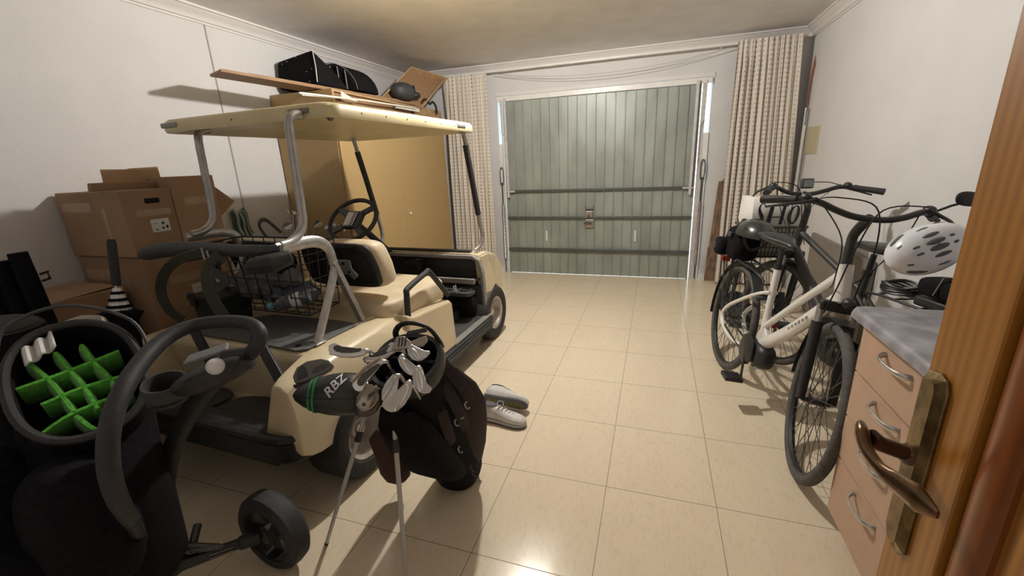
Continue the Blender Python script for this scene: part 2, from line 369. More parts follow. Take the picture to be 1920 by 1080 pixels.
# seam strip on the left wall
struct('trim_1', MB().tube([(XL+.001, 2.58, 0.0), (XL+.001, 2.58, 2.43)], 0.006, 6), 'seam')
# cornices
def cornice(name, a, b, inw):
    a, b, inw = V(a), V(b), V(inw)
    prof = [(0, 0), (0.085, 0), (0.085, -0.012), (0.070, -0.016), (0.060, -0.028), (0.040, -0.040), (0.026, -0.058), (0.022, -0.072), (0.010, -0.076), (0.010, -0.088), (0, -0.088)]
    mb = MB(); mb.loft([[p+inw*x+V((0, 0, z)) for x, z in prof] for p in (a, b)])
    struct(name, mb, 'cornice', angle=25)
cornice('trim_2', (XL, YN, ZC), (XL, YB, ZC), (1, 0, 0))
cornice('trim_3', (XR, YN, ZC), (XR, YB, ZC), (-1, 0, 0))
cornice('trim_4', (XL, YB, ZC), (XR, YB, ZC), (0, -1, 0))
# ledge box above the opening and jamb casing
mb = MB(); mb.box(DL-0.02, DR+0.02, YB-0.012, YB+0.05, DT-0.005, DT+0.035)
struct('trim_5', mb, 'cornice', smooth=False, bevel=0.003)
# outside ground so that the door gap glows
struct('trim_6', MB().box(-6, 5, YB+0.22, YB+6, -0.12, -0.04), 'concrete', smooth=False)
# skirting on back wall right and left
struct('baseboard_back', MB().box(DR+0.02, XR, YB-0.012, YB, 0, 0.07).box(XL, DL-0.02, YB-0.012, YB, 0, 0.07), 'white_paint', smooth=False)

# garage door (top level structure object with parts)
gd = bpy.data.objects.new('door_1', None); COL.objects.link(gd); gd['kind'] = 'structure'; gd['label'] = 'grey green ribbed steel up and over garage door'
PX0, PX1, PZ0, PZ1, PY = -1.770, 0.392, 0.003, 2.103, 5.235
nrib = 20
def rib_panel():
    mb = MB(); prof = []
    wd = (PX1-PX0)/nrib
    for i in range(nrib):
        x = PX0+i*wd
        prof += [(x, 0), (x+0.004, 0.016), (x+0.010, 0.016), (x+0.014, 0)]
    prof.append((PX1, 0))
    a = [V((x, PY-y, PZ0)) for x, y in prof]; b = [V((x, PY-y, PZ1)) for x, y in prof]
    n = len(prof)
    mb.add(a+b, [(i, i+1, n+i+1, n+i) for i in range(n-1)])
    return mb
obj('door_panel', rib_panel(), 'door_green', gd, smooth=False, solid=0.002)
for z, h in ((1.052, .014), (0.722, .014), (0.318, .018)):
    obj('cross_rail', MB().box(PX0-.01, PX1+.01, PY-.040, PY-.016, z-h, z+h), 'door_rail', gd, smooth=False, bevel=0.003)
mb = MB(); mb.box(PX0-.015, PX0+.005, PY-.03, PY, 0.0, PZ1); mb.box(PX1-.005, PX1+.015, PY-.03, PY, 0.0, PZ1)
obj('door_edge', mb, 'door_green', gd, smooth=False)
# lock, with plate and stain
lk = obj('lock_plate', MB().box(-.79, -.69, PY-.030, PY-.016, .60, .70).box(-.785, -.70, PY-.045, PY-.03, .73, .80), 'spring', gd, smooth=False, bevel=0.004)
obj('lock_handle', MB().tube([(-.80, PY-.05, .66), (-.75, PY-.07, .665), (-.71, PY-.05, .66)], 0.009, 8).cyl((-.745, PY-.07, .745), (-.745, PY-.03, .745), .014), 'door_rail', gd)
obj('lock_bracket', MB().tube([(-.79, PY-.02, .86), (-.79, PY-.02, .82), (-.69, PY-.02, .82), (-.69, PY-.02, .86)], 0.006, 6), 'door_rail', gd)
mb = MB()
for x, z in ((-1.275, .50), (-0.20, .51)):
    mb.box(x-.012, x+.012, PY-.021, PY-.016, z-.07, z+.06)
obj('white_mark', mb, 'white_pl', gd, smooth=False)
# white side posts, head rail, arms, springs
obj('frame', MB().box(DL+.005, DR-.005, YB-.045, YB-.022, 2.100, 2.155).box(DL+.005, DR-.005, YB+.02, YB+.05, 2.125, 2.165), 'white_paint', gd, smooth=False, bevel=0.003)
for sx, xi, xo in ((-1, PX0+.005, DL+.005), (1, PX1-.005, DR-.005)):
    arm = obj('lifting_arm', MB().tube([(xi-sx*.02, PY-.075, 2.13), (xi-sx*.025, PY-.065, .98)], (.014, .014), 4), 'white_rail', gd, smooth=False, bevel=.002)
    obj('arm_bolt', MB().cyl((xi-sx*.10, PY-.05, 1.05), (xi+sx*.01, PY-.05, 1.05), .012, n=10), 'white_rail', gd)
    xm = xo-sx*.045; xin = (PX0 if sx < 0 else PX1)+sx*.026
    jm = obj('side_post', MB().box(min(xo, xm), max(xo, xm), YB-.035, YB-.005, 0.0, 1.62), 'white_paint', gd, smooth=False, bevel=.003)
    obj('inner_post', MB().box(min(xm, xin), max(xm, xin), YB-.030, YB-.004, 0.0, 2.10), 'white_rail', gd, smooth=False, bevel=.002)
    obj('upper_arm', MB().tube([(xo-sx*.05, YB-.05, 2.13), (xo-sx*.055, YB-.05, 1.75), (xo-sx*.085, YB-.05, 1.70), (xo-sx*.085, YB-.045, 1.30)], 0.007, 6), 'white_rail', gd)
    # tension spring
    xs = xo-sx*.028; mb = MB(); pts = []
    for i in range(44*8):
        a = 2*PI*i/8; pts.append((xs+.017*math.cos(a), YB-.055+.017*math.sin(a), 0.18+0.72*i/(44*8)))
    mb.tube(pts, 0.0035, 4)
    obj('spring', mb, 'spring', gd)
    obj('spring_chain', MB().tube([(xs, YB-.055, .90), (xs, YB-.055, 1.16)], .010, 6).tube([(xs, YB-.055, 0.02), (xs, YB-.055, .18)], .008, 6), 'door_rail', gd)
    mb = MB(); mb.tube([(xs-.016, YB-.055, 1.15), (xs-.02, YB-.055, 1.30), (xs, YB-.055, 1.345), (xs+.02, YB-.055, 1.30), (xs+.016, YB-.055, 1.15)], .006, 6, closed=True, sm=4)
    obj('spring_hook', mb, 'door_rail', gd)

# near pine door, half open at the right
dd = bpy.data.objects.new('door_2', None); COL.objects.link(dd); dd['kind'] = 'structure'; dd['label'] = 'open orange pine door with brass lever'
DX, DY0, DY1 = 0.345, YN+.02, 0.634
mb = MB(); mb.box(DX, DX+.038, DY1-.100, DY1, .01, 2.08); mb.box(DX, DX+.038, DY0, DY0+.115, .01, 2.08)
mb.box(DX, DX+.038, DY0+.115, DY1-.100, .01, .24); mb.box(DX, DX+.038, DY0+.115, DY1-.100, 1.94, 2.08)
obj('door_frame', mb, 'pine', dd, smooth=False, bevel=.002)
mb = MB(); ya, yb, za, zb = DY0+.115, DY1-.100, .24, 1.94
for (y0, y1) in ((yb-.052, yb), (ya, ya+.052)):
    s_ = -1 if y0 > .3 else 1
    mb.tube([(DX+.014, (y0+y1)/2, za), (DX+.014, (y0+y1)/2, zb)], (.012, .026), 10, up=(0, 1, 0))
mb.tube([(DX+.014, ya, za+.014), (DX+.014, yb, za+.014)], (.014, .012), 10); mb.tube([(DX+.014, ya, zb-.014), (DX+.014, yb, zb-.014)], (.014, .012), 10)
obj('moulding', mb, 'pine_shade', dd)
obj('door_panel', MB().box(DX+.016, DX+.024, ya, yb, za, zb), 'pine', dd, smooth=False)
# backplate: bevelled long plate
HS = V((0, .012, .014))
bpz = [(0.590, 1.118), (0.612, 1.112), (0.622, 1.095), (0.622, .868), (0.610, .852), (0.585, .845), (0.571, .858), (0.571, 1.100), (0.578, 1.114)]
cy, cz = .597, .98
r0 = [V((DX, y, z))+HS for y, z in bpz]; r1 = [V((DX-.004, y, z))+HS for y, z in bpz]; r2 = [V((DX-.010, cy+(y-cy)*.52, cz+(z-cz)*.93))+HS for y, z in bpz]
obj('back_plate', MB().loft([r0, r1, r2]), 'brass', dd, smooth=False, bevel=.001)
obj('plate_screw', MB().cyl((DX-.006, .618, 1.102), (DX-.0095, .618, 1.102), .004, n=10), 'brass_dark', dd)
obj('plate_screw', MB().cyl((DX-.006, .618, .889), (DX-.0095, .618, .889), .004, n=10), 'brass_dark', dd)
obj('lever_neck', MB().tube([(DX-.006, .612, 1.008), (DX-.012, .612, 1.009), (DX-.016, .611, 1.011), (DX-.045, .606, 1.022), (DX-.058, .604, 1.030)], [.015, .0145, .0105, .0105, .0125], 14), 'brass_dark', dd)
lv = MB(); lv.tube([(.281, .622, 1.038), (.278, .606, 1.034), (.277, .585, 1.024), (.282, .560, 1.017), (.290, .535, 1.016), (.298, .510, 1.018), (.304, .486, 1.020)],
        [(.005, .008), (.0085, .012), (.0075, .009), (.006, .009), (.007, .014), (.008, .017), (.002, .005)], 14, sm=5, up=(0, 0, 1))
obj('lever_handle', lv, 'brass_lever', dd)

# ------------------------------------------------------------------ curtains, rail
def curtain(name, x0, x1, z0, z1, y, folds, label, skew=0.0, gather=0.0):
    nu, nv = 260, 24
    us = []
    def fn(u, v):
        x = x0+(x1-x0)*u
        ph = 2*PI*folds*(u+0.02*math.sin(9*u))
        amp = (0.018+0.020*(1-v))*(1+0.3*math.sin(5*u+1)) if v < .93 else 0.012
        yy = y+amp*math.sin(ph+0.5*math.sin(v*3+u*8))+0.006*math.sin(ph*2.3+v*4)
        xx = x+skew*(1-v)+0.010*math.cos(ph)*(1-v)+gather*(1-v)*(u-.5)
        return V((xx, yy, z0+(z1-z0)*v))
    mb = MB().grid(fn, nu, nv)
    o = obj(name, mb, 'curtain')
    uvl = o.data.uv_layers.new(name='UVMap')
    # arc length along the cloth
    arc = [0.0]
    for i in range(nu): arc.append(arc[-1]+(fn((i+1)/nu, .4)-fn(i/nu, .4)).length)
    for lp in o.data.loops:
        i, j = divmod(lp.vertex_index, nv+1); uvl.data[lp.index].uv = (arc[i], j/nv*(z1-z0))
    return tag(o, label, 'curtain')
curtain('curtain', -2.48, -1.93, .03, 2.41, 5.09, 11, 'cream dotted curtain hanging left of the garage door behind the cart')
curtain('curtain', 0.69, 1.235, .03, 2.43, 5.06, 11, 'cream dotted curtain hanging right of the garage door behind the bicycles', skew=.04, gather=.12)
rail = thing('curtain_rail', 'thin white curtain rail running along the top of the back wall', 'curtain rail', (0, 5.12, 2.42))
obj('rail', MB().box(XL+.3, XR-.05, -.012, .012, -.010, .010), 'white_paint', rail, smooth=False, bevel=.003)
obj('bracket', MB().box(-2.0, -1.98, .012, .12, -.008, .008).box(.55, .57, .012, .12, -.008, .008), 'white_paint', rail, smooth=False)
cd = MB()
for s_, dz in ((0, .145), (1, .115)):
    cd.tube([(-1.85+2.5*t, 5.115, 2.395-4*dz*t*(1-t)) for t in [i/20 for i in range(21)]], .0022, 5)
tag(obj('pull_cord', cd, 'lace'), 'thin slack curtain cord sagging in front of the back wall', 'cord')
# poles in right corner, brick patch
mb = MB().cyl((1.325, 5.02, 0), (1.325, 5.02, 1.78), .013)
tag(obj('metal_pole', mb, 'alu'), 'slim grey metal pole standing in the right back corner', 'pole')
mb = MB().cyl((1.29, 4.93, 0), (1.318, 4.95, 1.62), .010)
tag(obj('metal_pole', mb, 'white_rail'), 'slim pale pole in the right corner, nearest the curtain', 'pole')
struct('trim_7', MB().prism([(0, 0), (.05, .02), (.06, .3), (.09, .42), (.04, .5), (-.01, .32)], (XR-.004, 5.13, 1.74), (0, -1, 0), (0, 0, 1), (1, 0, 0), .003), 'terracotta', smooth=False)
# cover plate on the right wall
tag(obj('cover_plate', MB().box(XR-.008, XR, 4.66, 4.98, 1.36, 1.60), 'beige_plate', smooth=False, bevel=.003), 'square yellowed plate on the right wall', 'wall plate')
# brown plank leaning beside the right curtain
mb = MB(); mb.prism([(0, 0), (.115, 0), (.115, 1.135), (.045, 1.135), (.04, 1.115), (0, 1.11), (.0, .4), (-.01, .38)], (.585, 5.20, 0), (1, 0.06, 0), (.055, 0, 1), (0, -1, 0), .022)
tag(obj('plank', mb, 'rust', smooth=False, bevel=.002), 'worn brown plank leaning between garage door and right curtain', 'plank')

# ------------------------------------------------------------------ hanging lamp that lights the room (just above the frame)
lp = thing('ceiling_lamp', 'bare bulb on the ceiling above the golf cart', 'lamp', (LAMP.x, LAMP.y, ZC))
obj('ceiling_rose', MB().lathe([(.0, -.02), (.03, -.018), (.045, 0), (0, 0)], (0, 0, 0), (0, 0, 1), 20), 'white_pl', lp)
obj('socket', MB().cyl((0, 0, LAMP.z-ZC+.036), (0, 0, -.012), .019, n=14), 'white_pl', lp)
em = bpy.data.materials.new('bulb_glow'); em.use_nodes = True
b_ = em.node_tree.nodes['Principled BSDF']; b_.inputs['Emission Color'].default_value = (1, .955, .89, 1); b_.inputs['Emission Strength'].default_value = 0
M['bulb'] = em
R_B = .042
b_.inputs['Emission Strength'].default_value = LAMP_POWER/(4*PI*R_B**2)/PI
obj('bulb', MB().ell((0, 0, LAMP.z-ZC), R_B, R_B, R_B, 20, 12), 'bulb', lp)

# ------------------------------------------------------------------ golf cart
def Rz(deg): return Matrix.Rotation(math.radians(deg), 4, 'Z')
CART_M = Matrix.Translation((-1.85, 1.38, 0)) @ Rz(-2.5)
cart = thing('golf_cart', 'cream two seater golf cart with a flat roof parked on the tiled floor', 'golf cart', (-1.85, 1.38, 0), math.radians(-2.5))
def W(p): return CART_M @ V(p)       # cart frame -> room

# rear body: two fenders, deck and well walls
def fender(s):
    secs = [(-.290, .600, .36), (-.278, .628, .335), (-.235, .640, .305), (-.19, .643, .29), (-.12, .645, .283), (-.06, .645, .300), (-.02, .646, .322), (.03, .647, .345), (.09, .648, .375), (.16, .648, .395), (.23, .648, .39), (.29, .646, .36), (.335, .645, .31), (.35, .645, .255), (.42, .640, .25), (.55, .615, .25)]
    rings = []
    for y, zt, zl in secs:
        k = 0.02 if y < -.28 else 0
        q = max(0, (y+.1)/.65)
        xr = .588-.03*q
        xi = .40 if y > .05 else (.40+(.05-y)*.37 if y > -.29 else .53)
        rings.append([V((s*x, y, z)) for x, z in ((min(xi, .52), zt-.004), (min(xi+.03, .545), zt), (xr-.03-k, zt-.004), (xr-k, zt-.022), (.604-k, zt-.10), (.612-k, max(zl+.02, .45)), (.61-k, zl), (.588-k, zl), (.425, zl))])
    return MB().loft(rings)
body = obj('rear_body', fender(1), 'cream', cart, angle=50, bevel=.006)
obj('rear_body', fender(-1), 'cream', cart, angle=50, bevel=.006)
mb = MB()
# deck and well front wall (section in y-z extruded across)
deckp = [(.55, .645), (.05, .650), (-.045, .640), (-.062, .610), (-.030, .40), (-.02, .352), (-.30, .375), (-.30, .33), (.02, .30), (.02, .52), (.55, .56)]
mb.prism(deckp, (-.44, 0, 0), (0, 1, 0), (0, 0, 1), (1, 0, 0), .88)
obj('deck', mb, 'cream', cart, angle=35, bevel=.012, seg=3)
# grey mat on the deck
mb = MB(); mb.prism([(-.40, .02), (-.12, .30), (.30, .315), (.45, .30), (.44, .06), (.44, -.01), (.40, -.045), (.13, -.03), (-.36, -.02)], (0, 0, .650), (1, 0, 0), (0, 1, 0), (0, 0, 1), .006)
obj('deck_mat', mb, 'mat_grey', cart, bevel=.003)
obj('mat_stud', MB().cyl((.37, -.005, .655), (.37, -.005, .661), .012, n=14), 'hole', cart)
# black mats in the well
def archmat(x0, x1):
    pts = [(x0, -.275), (x1, -.275), (x1, -.11)]
    for i in range(9):
        a = i/8*PI; pts.append(((x0+x1)/2+(x1-x0)/2*math.cos(a), -.10+.065*math.sin(a)))
    pts.append((x0, -.11)); return pts
for x0, x1 in ((-.34, -.015), (.02, .385)):
    mb = MB(); mb.prism(archmat(x0, x1), (0, 0, .372), (1, 0, 0), (0, 1, -.08), (0, 0, 1), .008)
    obj('well_mat', mb, 'mat_black', cart, bevel=.003)
# bumper with shelf and ribs
mb = MB()
sect = [(-.265, .405), (-.30, .418), (-.318, .432), (-.332, .425), (-.336, .408), (-.326, .400), (-.322, .395)]
for i in range(8):
    z = .390-i*.0095; sect += [(-.330, z), (-.330, z-.005), (-.325, z-.007)]
sect += [(-.32, .31), (-.29, .30), (-.265, .31)]
rings = []
for x, dy, tw in ((-.60, .055, 0), (-.585, .03, 0), (-.55, .008, 0), (-.48, 0, 0), (.48, 0, 0), (.55, .008, 0), (.585, .03, 0), (.60, .055, 0)):
    rings.append([V((x, y+dy, z)) for y, z in sect])
mb.loft(rings)
obj('bumper', mb, 'black_pl', cart, angle=25)
obj('bumper_shelf', MB().box(-.57, .57, -.30, -.20, .365, .405), 'black_soft', cart, bevel=.01)
obj('under_tray', MB().box(-.40, .40, -.24, 1.5, .20, .33), 'black_soft', cart, bevel=.01)
# seat box
mb = MB(); prof = [(.50, .50), (.50, .640), (.56, .612), (.97, .575), (1.0, .55), (1.02, .25), (.50, .25)]
mb.prism(prof, (-.60, 0, 0), (0, 1, 0), (0, 0, 1), (1, 0, 0), 1.20)
obj('seat_box', mb, 'cream', cart, bevel=.015, seg=3)
# seat cushion
def cushion(x0, x1, y0, y1, z0, z1, e=.35):
    return MB().ell(((x0+x1)/2, (y0+y1)/2, (z0+z1)/2), (x1-x0)/2, (y1-y0)/2, (z1-z0)/2, 40, 20, e)
mb = cushion(-.53, .53, .43, 1.11, .555, .725, .28)
for p in mb.v: p.z -= .03*max(0, (p.y-.45)); 
obj('seat_cushion', mb, 'vinyl', cart, angle=60)
obj('cushion_base', MB().box(-.50, .50, .46, 1.06, .55, .60), 'black_soft', cart, bevel=.01)
obj('cushion_hole', MB().cyl((.20, .432, .628), (.20, .44, .628), .014, n=14), 'hole', cart)
# backrests with black shells
for x0, x1 in ((-.575, -.085), (.0, .505)):
    mb = MB(); cx_ = (x0+x1)/2; hx = (x1-x0)/2
    outl = []
    for i in range(28):
        a = 2*PI*i/28; c, s_ = math.cos(a), math.sin(a)
        outl.append((math.copysign(abs(c)**.30, c)*hx, math.copysign(abs(s_)**.32, s_)*.130))
    def brng(sc, y, dz=0): return [V((cx_+x*sc*(1-.55*max(0, z)), y+(z*-.26), .915+z*sc+dz)) for x, z in outl]
    mb.loft([brng(.93, .455), brng(1.0, .470), brng(1.02, .50), brng(1.0, .55), brng(.94, .580), brng(.80, .595)])
    br = obj('backrest', mb, 'vinyl', cart, angle=60)
    mb = MB(); mb.loft([brng(.95, .462), brng(.96, .445), brng(.93, .438), brng(.80, .436), brng(.76, .443)])
    obj('backrest_shell', mb, 'black_pl', cart, angle=50)
    if x0 > -.1:
        mb = MB(); mb.prism([(-.055, .045), (.045, .045), (.050, -.0), (.085, -.035), (.055, -.06), (.02, -.035), (-.055, -.03)], (.30, .430, .905), (1, 0, 0), (0, 0, 1), (0, -1, 0), .008)
        obj('hinge_plate', mb, 'alu', cart, bevel=.003)
        obj('hinge_bolt', MB().cyl((.30, .424, .93), (.30, .418, .93), .008, n=8), 'hole', cart)
        obj('hinge_bolt', MB().cyl((.33, .424, .885), (.33, .418, .885), .008, n=8), 'hole', cart)
# hip restraint
obj('armrest', MB().tube([(.575, .545, .60), (.572, .560, .735), (.568, .585, .765), (.562, .78, .800), (.562, .83, .79), (.570, 1.00, .60)], .0165, 10, sm=5), 'black_soft', cart)
obj('armrest', MB().tube([(-.575, .545, .60), (-.572, .560, .735), (-.568, .585, .765), (-.562, .78, .800), (-.562, .83, .79), (-.570, 1.00, .60)], .0165, 10, sm=5), 'black_soft', cart)
# floor and rockers
obj('floor_mat', MB().box(-.57, .57, .98, 1.60, .235, .262), 'mat_black', cart, smooth=False)
for s in (-1, 1):
    mb = MB(); pr = [(.555, .262), (.600, .250), (.612, .235), (.605, .225), (.612, .215), (.605, .200), (.612, .190), (.605, .175), (.608, .155), (.555, .15)]
    mb.loft([[V((s*x, y, z)) for x, z in pr] for y in (.40, 1.60)])
    obj('rocker_panel', mb, 'grey_pl', cart, angle=20)
    obj('rocker_trim', MB().box(min(s*.560, s*.606), max(s*.560, s*.606), .98, 1.60, .256, .266), 'alu_paint', cart, smooth=False, bevel=.002)
# front cowl
side = [(1.585, .20), (1.63, .20), (1.64, .30), (1.665, .37), (1.71, .425), (1.78, .447), (1.86, .425), (1.92, .37), (1.95, .30), (2.08, .28), (2.15, .36), (2.165, .45), (2.12, .54), (2.02, .635), (1.88, .695), (1.72, .738), (1.585, .742)]
for s in (-1, 1):
    mb = MB(); mb.prism(side, (s*.575, 0, 0), (0, 1, 0), (0, 0, 1), (-s, 0, 0), .05)
    for p in mb.v:
        p.x -= s*max(0, (p.y-1.75))*.22 + s*max(0, (p.z-.55))*.22
    obj('front_fender', mb, 'cream', cart, bevel=.015, seg=3)
mb = MB(); rings = []
for y, zt, hw in ((1.60, .740, .545), (1.72, .738, .54), (1.88, .698, .52), (2.02, .637, .49), (2.12, .545, .46), (2.16, .45, .45), (2.14, .36, .45)):
    rings.append([V((x, y, z)) for x, z in ((-hw, zt-.02), (-hw*.8, zt), (hw*.8, zt), (hw, zt-.02), (hw, min(.45, zt-.04)), (-hw, min(.45, zt-.04)))])
mb.loft(rings); obj('front_cowl', mb, 'cream', cart, bevel=.01)
# dash recess: dark box inset with rails
obj('dash_panel', MB().box(-.53, .53, 1.592, 1.605, .30, .72), 'black_soft', cart, smooth=False)
obj('dash_divider', MB().box(.02, .05, 1.50, 1.60, .585, .70).box(-.16, .03, 1.52, 1.60, .56, .60), 'black_pl', cart, smooth=False, bevel=.004)
obj('key_switch', MB().cyl((-.02, 1.585, .68), (-.02, 1.57, .68), .012, n=12), 'satin', cart)
obj('dash_plate', MB().box(-.15, -.02, 1.585, 1.592, .63, .67), 'dkmetal', cart, smooth=False)
obj('dash_shelf', MB().box(-.53, .53, 1.44, 1.60, .545, .555), 'black_pl', cart, smooth=False)
tr = MB(); tr.tube([(.562, 1.585, .21), (.558, 1.58, .45), (.552, 1.575, .60), (.53, 1.57, .695), (.49, 1.565, .722), (-.49, 1.565, .722), (-.53, 1.57, .695), (-.552, 1.575, .60), (-.558, 1.58, .45), (-.562, 1.585, .21)], (.013, .020), 4, up=(0, 1, 0))
obj('dash_trim', tr, 'alu_paint', cart, smooth=False, bevel=.003)
obj('lower_rail', MB().box(-.55, .55, 1.43, 1.452, .545, .585), 'alu_paint', cart, smooth=False, bevel=.004)
obj('kick_panel', MB().box(-.55, .55, 1.56, 1.592, .262, .50), 'grey_pl', cart, smooth=False)
obj('windscreen_sill', MB().box(-.42, .44, 1.62, 1.66, .742, .760), 'black_soft', cart, bevel=.005)
# cup holder tray on the right
mb = MB().ell((.425, 1.41, .485), .125, .065, .022, 28, 8, .5)
ch = obj('cup_holder', mb, 'grey_pl', cart)
for x in (.365, .485):
    obj('cup_ring', MB().lathe([(.040, .0), (.046, .0), (.046, .022), (.040, .022)], (x, 1.41, .495), (0, 0, 1), 20), 'grey_pl', ch)
    obj('cup_bottom', MB().cyl((x, 1.41, .497), (x, 1.41, .508), .039, n=20), 'hole', ch)
tee = MB().tube([(.415, 1.365, .50), (.415, 1.36, .545)], .005, 6).tube([(.432, 1.36, .50), (.434, 1.355, .555)], .005, 6)
obj('tee_clip', tee, 'white_pl', ch)
obj('brake_pedal', MB().box(-.22, -.12, 1.40, 1.42, .31, .40).tube([(-.17, 1.42, .35), (-.17, 1.55, .45)], .01, 6), 'black_pl', cart, bevel=.004)
obj('floor_bag', MB().ell((.40, 1.50, .36), .12, .06, .10, 20, 12, .7), 'black_fab', cart)
# steering
cen = V((-.268, 1.19, 1.05)); ax = V((-.0, -.46, .38)).normalized(); ux = V((1, 0, 0)); uy = ax.cross(ux).normalized(); uy = -uy if uy.z < 0 else uy
obj('steering_column', MB().tube([cen-ax*.02, cen-ax*.20, (-.29, 1.66, .67)], [.020, .024, .026], 12), 'black_soft', cart)
mb = MB(); mb.tube([cen+(ux*math.cos(a)*.195+uy*math.sin(a)*.17) for a in [2*PI*i/40 for i in range(40)]], .0155, 10, closed=True)
sw = obj('steering_wheel', mb, 'black_soft', cart)
mb = MB()
mb.prism([(-.075, -.07), (.075, -.07), (.085, .07), (-.065, .07)], cen-ax*.005-ax*.012, ux, uy, ax, .03)
for dx_, dy_ in ((-.15, .09), (.135, .10), (-.14, -.10), (.12, -.11)):
    e_ = cen+ux*dx_*1.08+uy*dy_*1.08
    mb.tube([cen+ux*dx_*.35+uy*dy_*.45, e_], (.024, .008), 4, up=ax)
obj('wheel_hub', mb, 'black_pl', sw, bevel=.006)
obj('hub_label', MB().prism([(-.055, -.055), (.03, -.055), (.04, .055), (-.045, .055)], cen+ax*.0185, ux, uy, ax, .001), 'paper', sw, smooth=False)
obj('label_stripe', MB().prism([(-.0, -.055), (.006, -.055), (.014, .055), (.008, .055)], cen+ax*.0197, ux, uy, ax, .0006).prism([(.014, -.055), (.020, -.055), (.028, .055), (.022, .055)], cen+ax*.0197, ux, uy, ax, .0006), 'ink', sw, smooth=False)
# wheels
def cart_wheel(x, y, R, wd, s):
    o = V((x, y, R))
    h = wd/2
    prof = [(R*.60, -h*.80), (R*.66, -h*.95), (R*.80, -h*1.0), (R*.93, -h*.92), (R*.985, -h*.72), (R, -h*.5), (R, h*.5), (R*.985, h*.72), (R*.93, h*.92), (R*.80, h), (R*.66, h*.95), (R*.60, h*.80), (R*.55, h*.6), (R*.55, -h*.6)]
    t = obj('tyre', MB().lathe(prof, o, (s, 0, 0), 44), 'rubber', cart, angle=30)
    pr = [(.001, h*.25), (R*.20, h*.28), (R*.24, h*.10), (R*.40, h*.05), (R*.46, h*.30), (R*.52, h*.72), (R*.60, h*.85), (R*.62, h*.80), (R*.58, h*.5), (R*.5, -h*.5), (.001, -h*.5)]
    obj('rim', MB().lathe(pr, o, (s, 0, 0), 40, closed=False), 'rim_cream', t, angle=35)
    obj('hub_cap', MB().lathe([(.001, h*.42), (R*.12, h*.40), (R*.14, h*.22)], o, (s, 0, 0), 20, closed=False), 'satin', t)
for s in (1, -1):
    cart_wheel(s*.535, .075, .222, .205, s)
    cart_wheel(s*.515, 1.745, .222, .150, s)
# roof: shallow shell with rolled edge
rx0, rx1, ry0, ry1, rz = -.515, .558, .20, 1.60, 1.632
def rrect(inset, z, r=.07, bow=0.0):
    pts = []
    x0, x1, y0, y1 = rx0+inset, rx1-inset, ry0+inset, ry1-inset
    for cx_, cy_, a0 in ((x1-r, y1-r, 0), (x0+r, y1-r, 90), (x0+r, y0+r, 180), (x1-r, y0+r, 270)):
        for k in range(7):
            a = math.radians(a0+15*k); pts.append(V((cx_+r*math.cos(a), cy_+r*math.sin(a), z)))
    return pts
mb = MB(); mb.loft([rrect(.20, rz+.012, .02), rrect(.07, rz-.004, .05), rrect(.030, rz-.016), rrect(.0, rz-.020), rrect(-.004, rz-.008), rrect(.0, rz+.028), rrect(.012, rz+.040), rrect(.04, rz+.046), rrect(.10, rz+.058, .05), rrect(.28, rz+.070, .02)])
rf = obj('roof', mb, 'cream_roof', cart, angle=45)
for p0, dr in (((.40, ry0-.004, rz+.012), (1, 0, 0)), ((-.43, ry0-.004, rz+.012), (1, 0, 0)), ((rx1+.004, 1.38, rz+.012), (0, 1, 0))):
    d_ = V(dr); mb = MB(); mb.tube([V(p0)-d_*.055, V(p0)+d_*.055], (.004, .012), 8, up=(0, 0, 1)); obj('roof_slot', mb, 'alu_paint', rf)
mb = MB()
for i in range(6): mb.cyl((rx1-.002, .40+.18*i, rz+.008), (rx1+.003, .40+.18*i, rz+.008), .005, n=8)
mb.cyl((.0, ry0+.002, rz+.008), (0, ry0-.003, rz+.008), .005, n=8)
obj('rivet', mb, 'door_rail', rf)
mb = MB().prism([(-.02, 0), (.02, 0), (0, -.02)], (.50, .255, rz-.008), (1, 0, 0), (0, 0, 1), (0, 1, 0), .02)
obj('roof_clip', mb, 'door_rail', rf)
# roof posts
for s, x, y in ((1, .42, .11), (-1, -.39, .29)):
    obj('roof_post', MB().tube([(x, y+.07, 1.628), (x, y+.035, 1.622), (x, y+.008, 1.59), (x, y, 1.45), (x, y-.01, 1.22), (x, y-.035, 1.155), (x, y-.085, 1.125), (x, y-.145, 1.118)], .0185, 12, sm=6), 'alu', cart)
    yb_ = y-.11
    fr = obj('rack_frame', MB().tube([(x+s*.005, yb_-.06, 1.105), (x+s*.005, yb_+.12, 1.105), (x+s*.005, yb_+.20, 1.07), (x+s*.005, yb_+.225, 1.0), (x+s*.005, yb_+.215, .93), (x+s*.01, yb_+.05, .652)], (.012, .026), 8, sm=6, up=(0, 0, 1)), 'alu', cart)
    mb = MB().tube([(x+s*.002, yb_+.225, .99), (x+s*.002, yb_+.36, .652)], (.017, .013), 4)
    obj('rack_brace', mb, 'alu', cart, bevel=.003, smooth=False)
    obj('foot_plate', MB().box(x-.02, x+.035, yb_+.02, yb_+.08, .652, .660), 'alu', cart, bevel=.003)
# front posts with black sleeves
for s in (-1, 1):
    x = s*.50 if s > 0 else -.44
    obj('screen_post', MB().tube([(x*.97, 1.50, 1.622), (x, 1.53, 1.60), (x*1.0, 1.60, 1.35), (x*1.0, 1.70, .98), (x*1.01, 1.725, .86), (x*.985, 1.70, .79), (x*.93, 1.66, .755)], .016, 10, sm=6), 'alu', cart)
    obj('post_sleeve', MB().tube([(x, 1.547, 1.53), (x*1.0, 1.605, 1.33), (x*1.0, 1.685, 1.03)], .0215, 10), 'black_soft', cart)
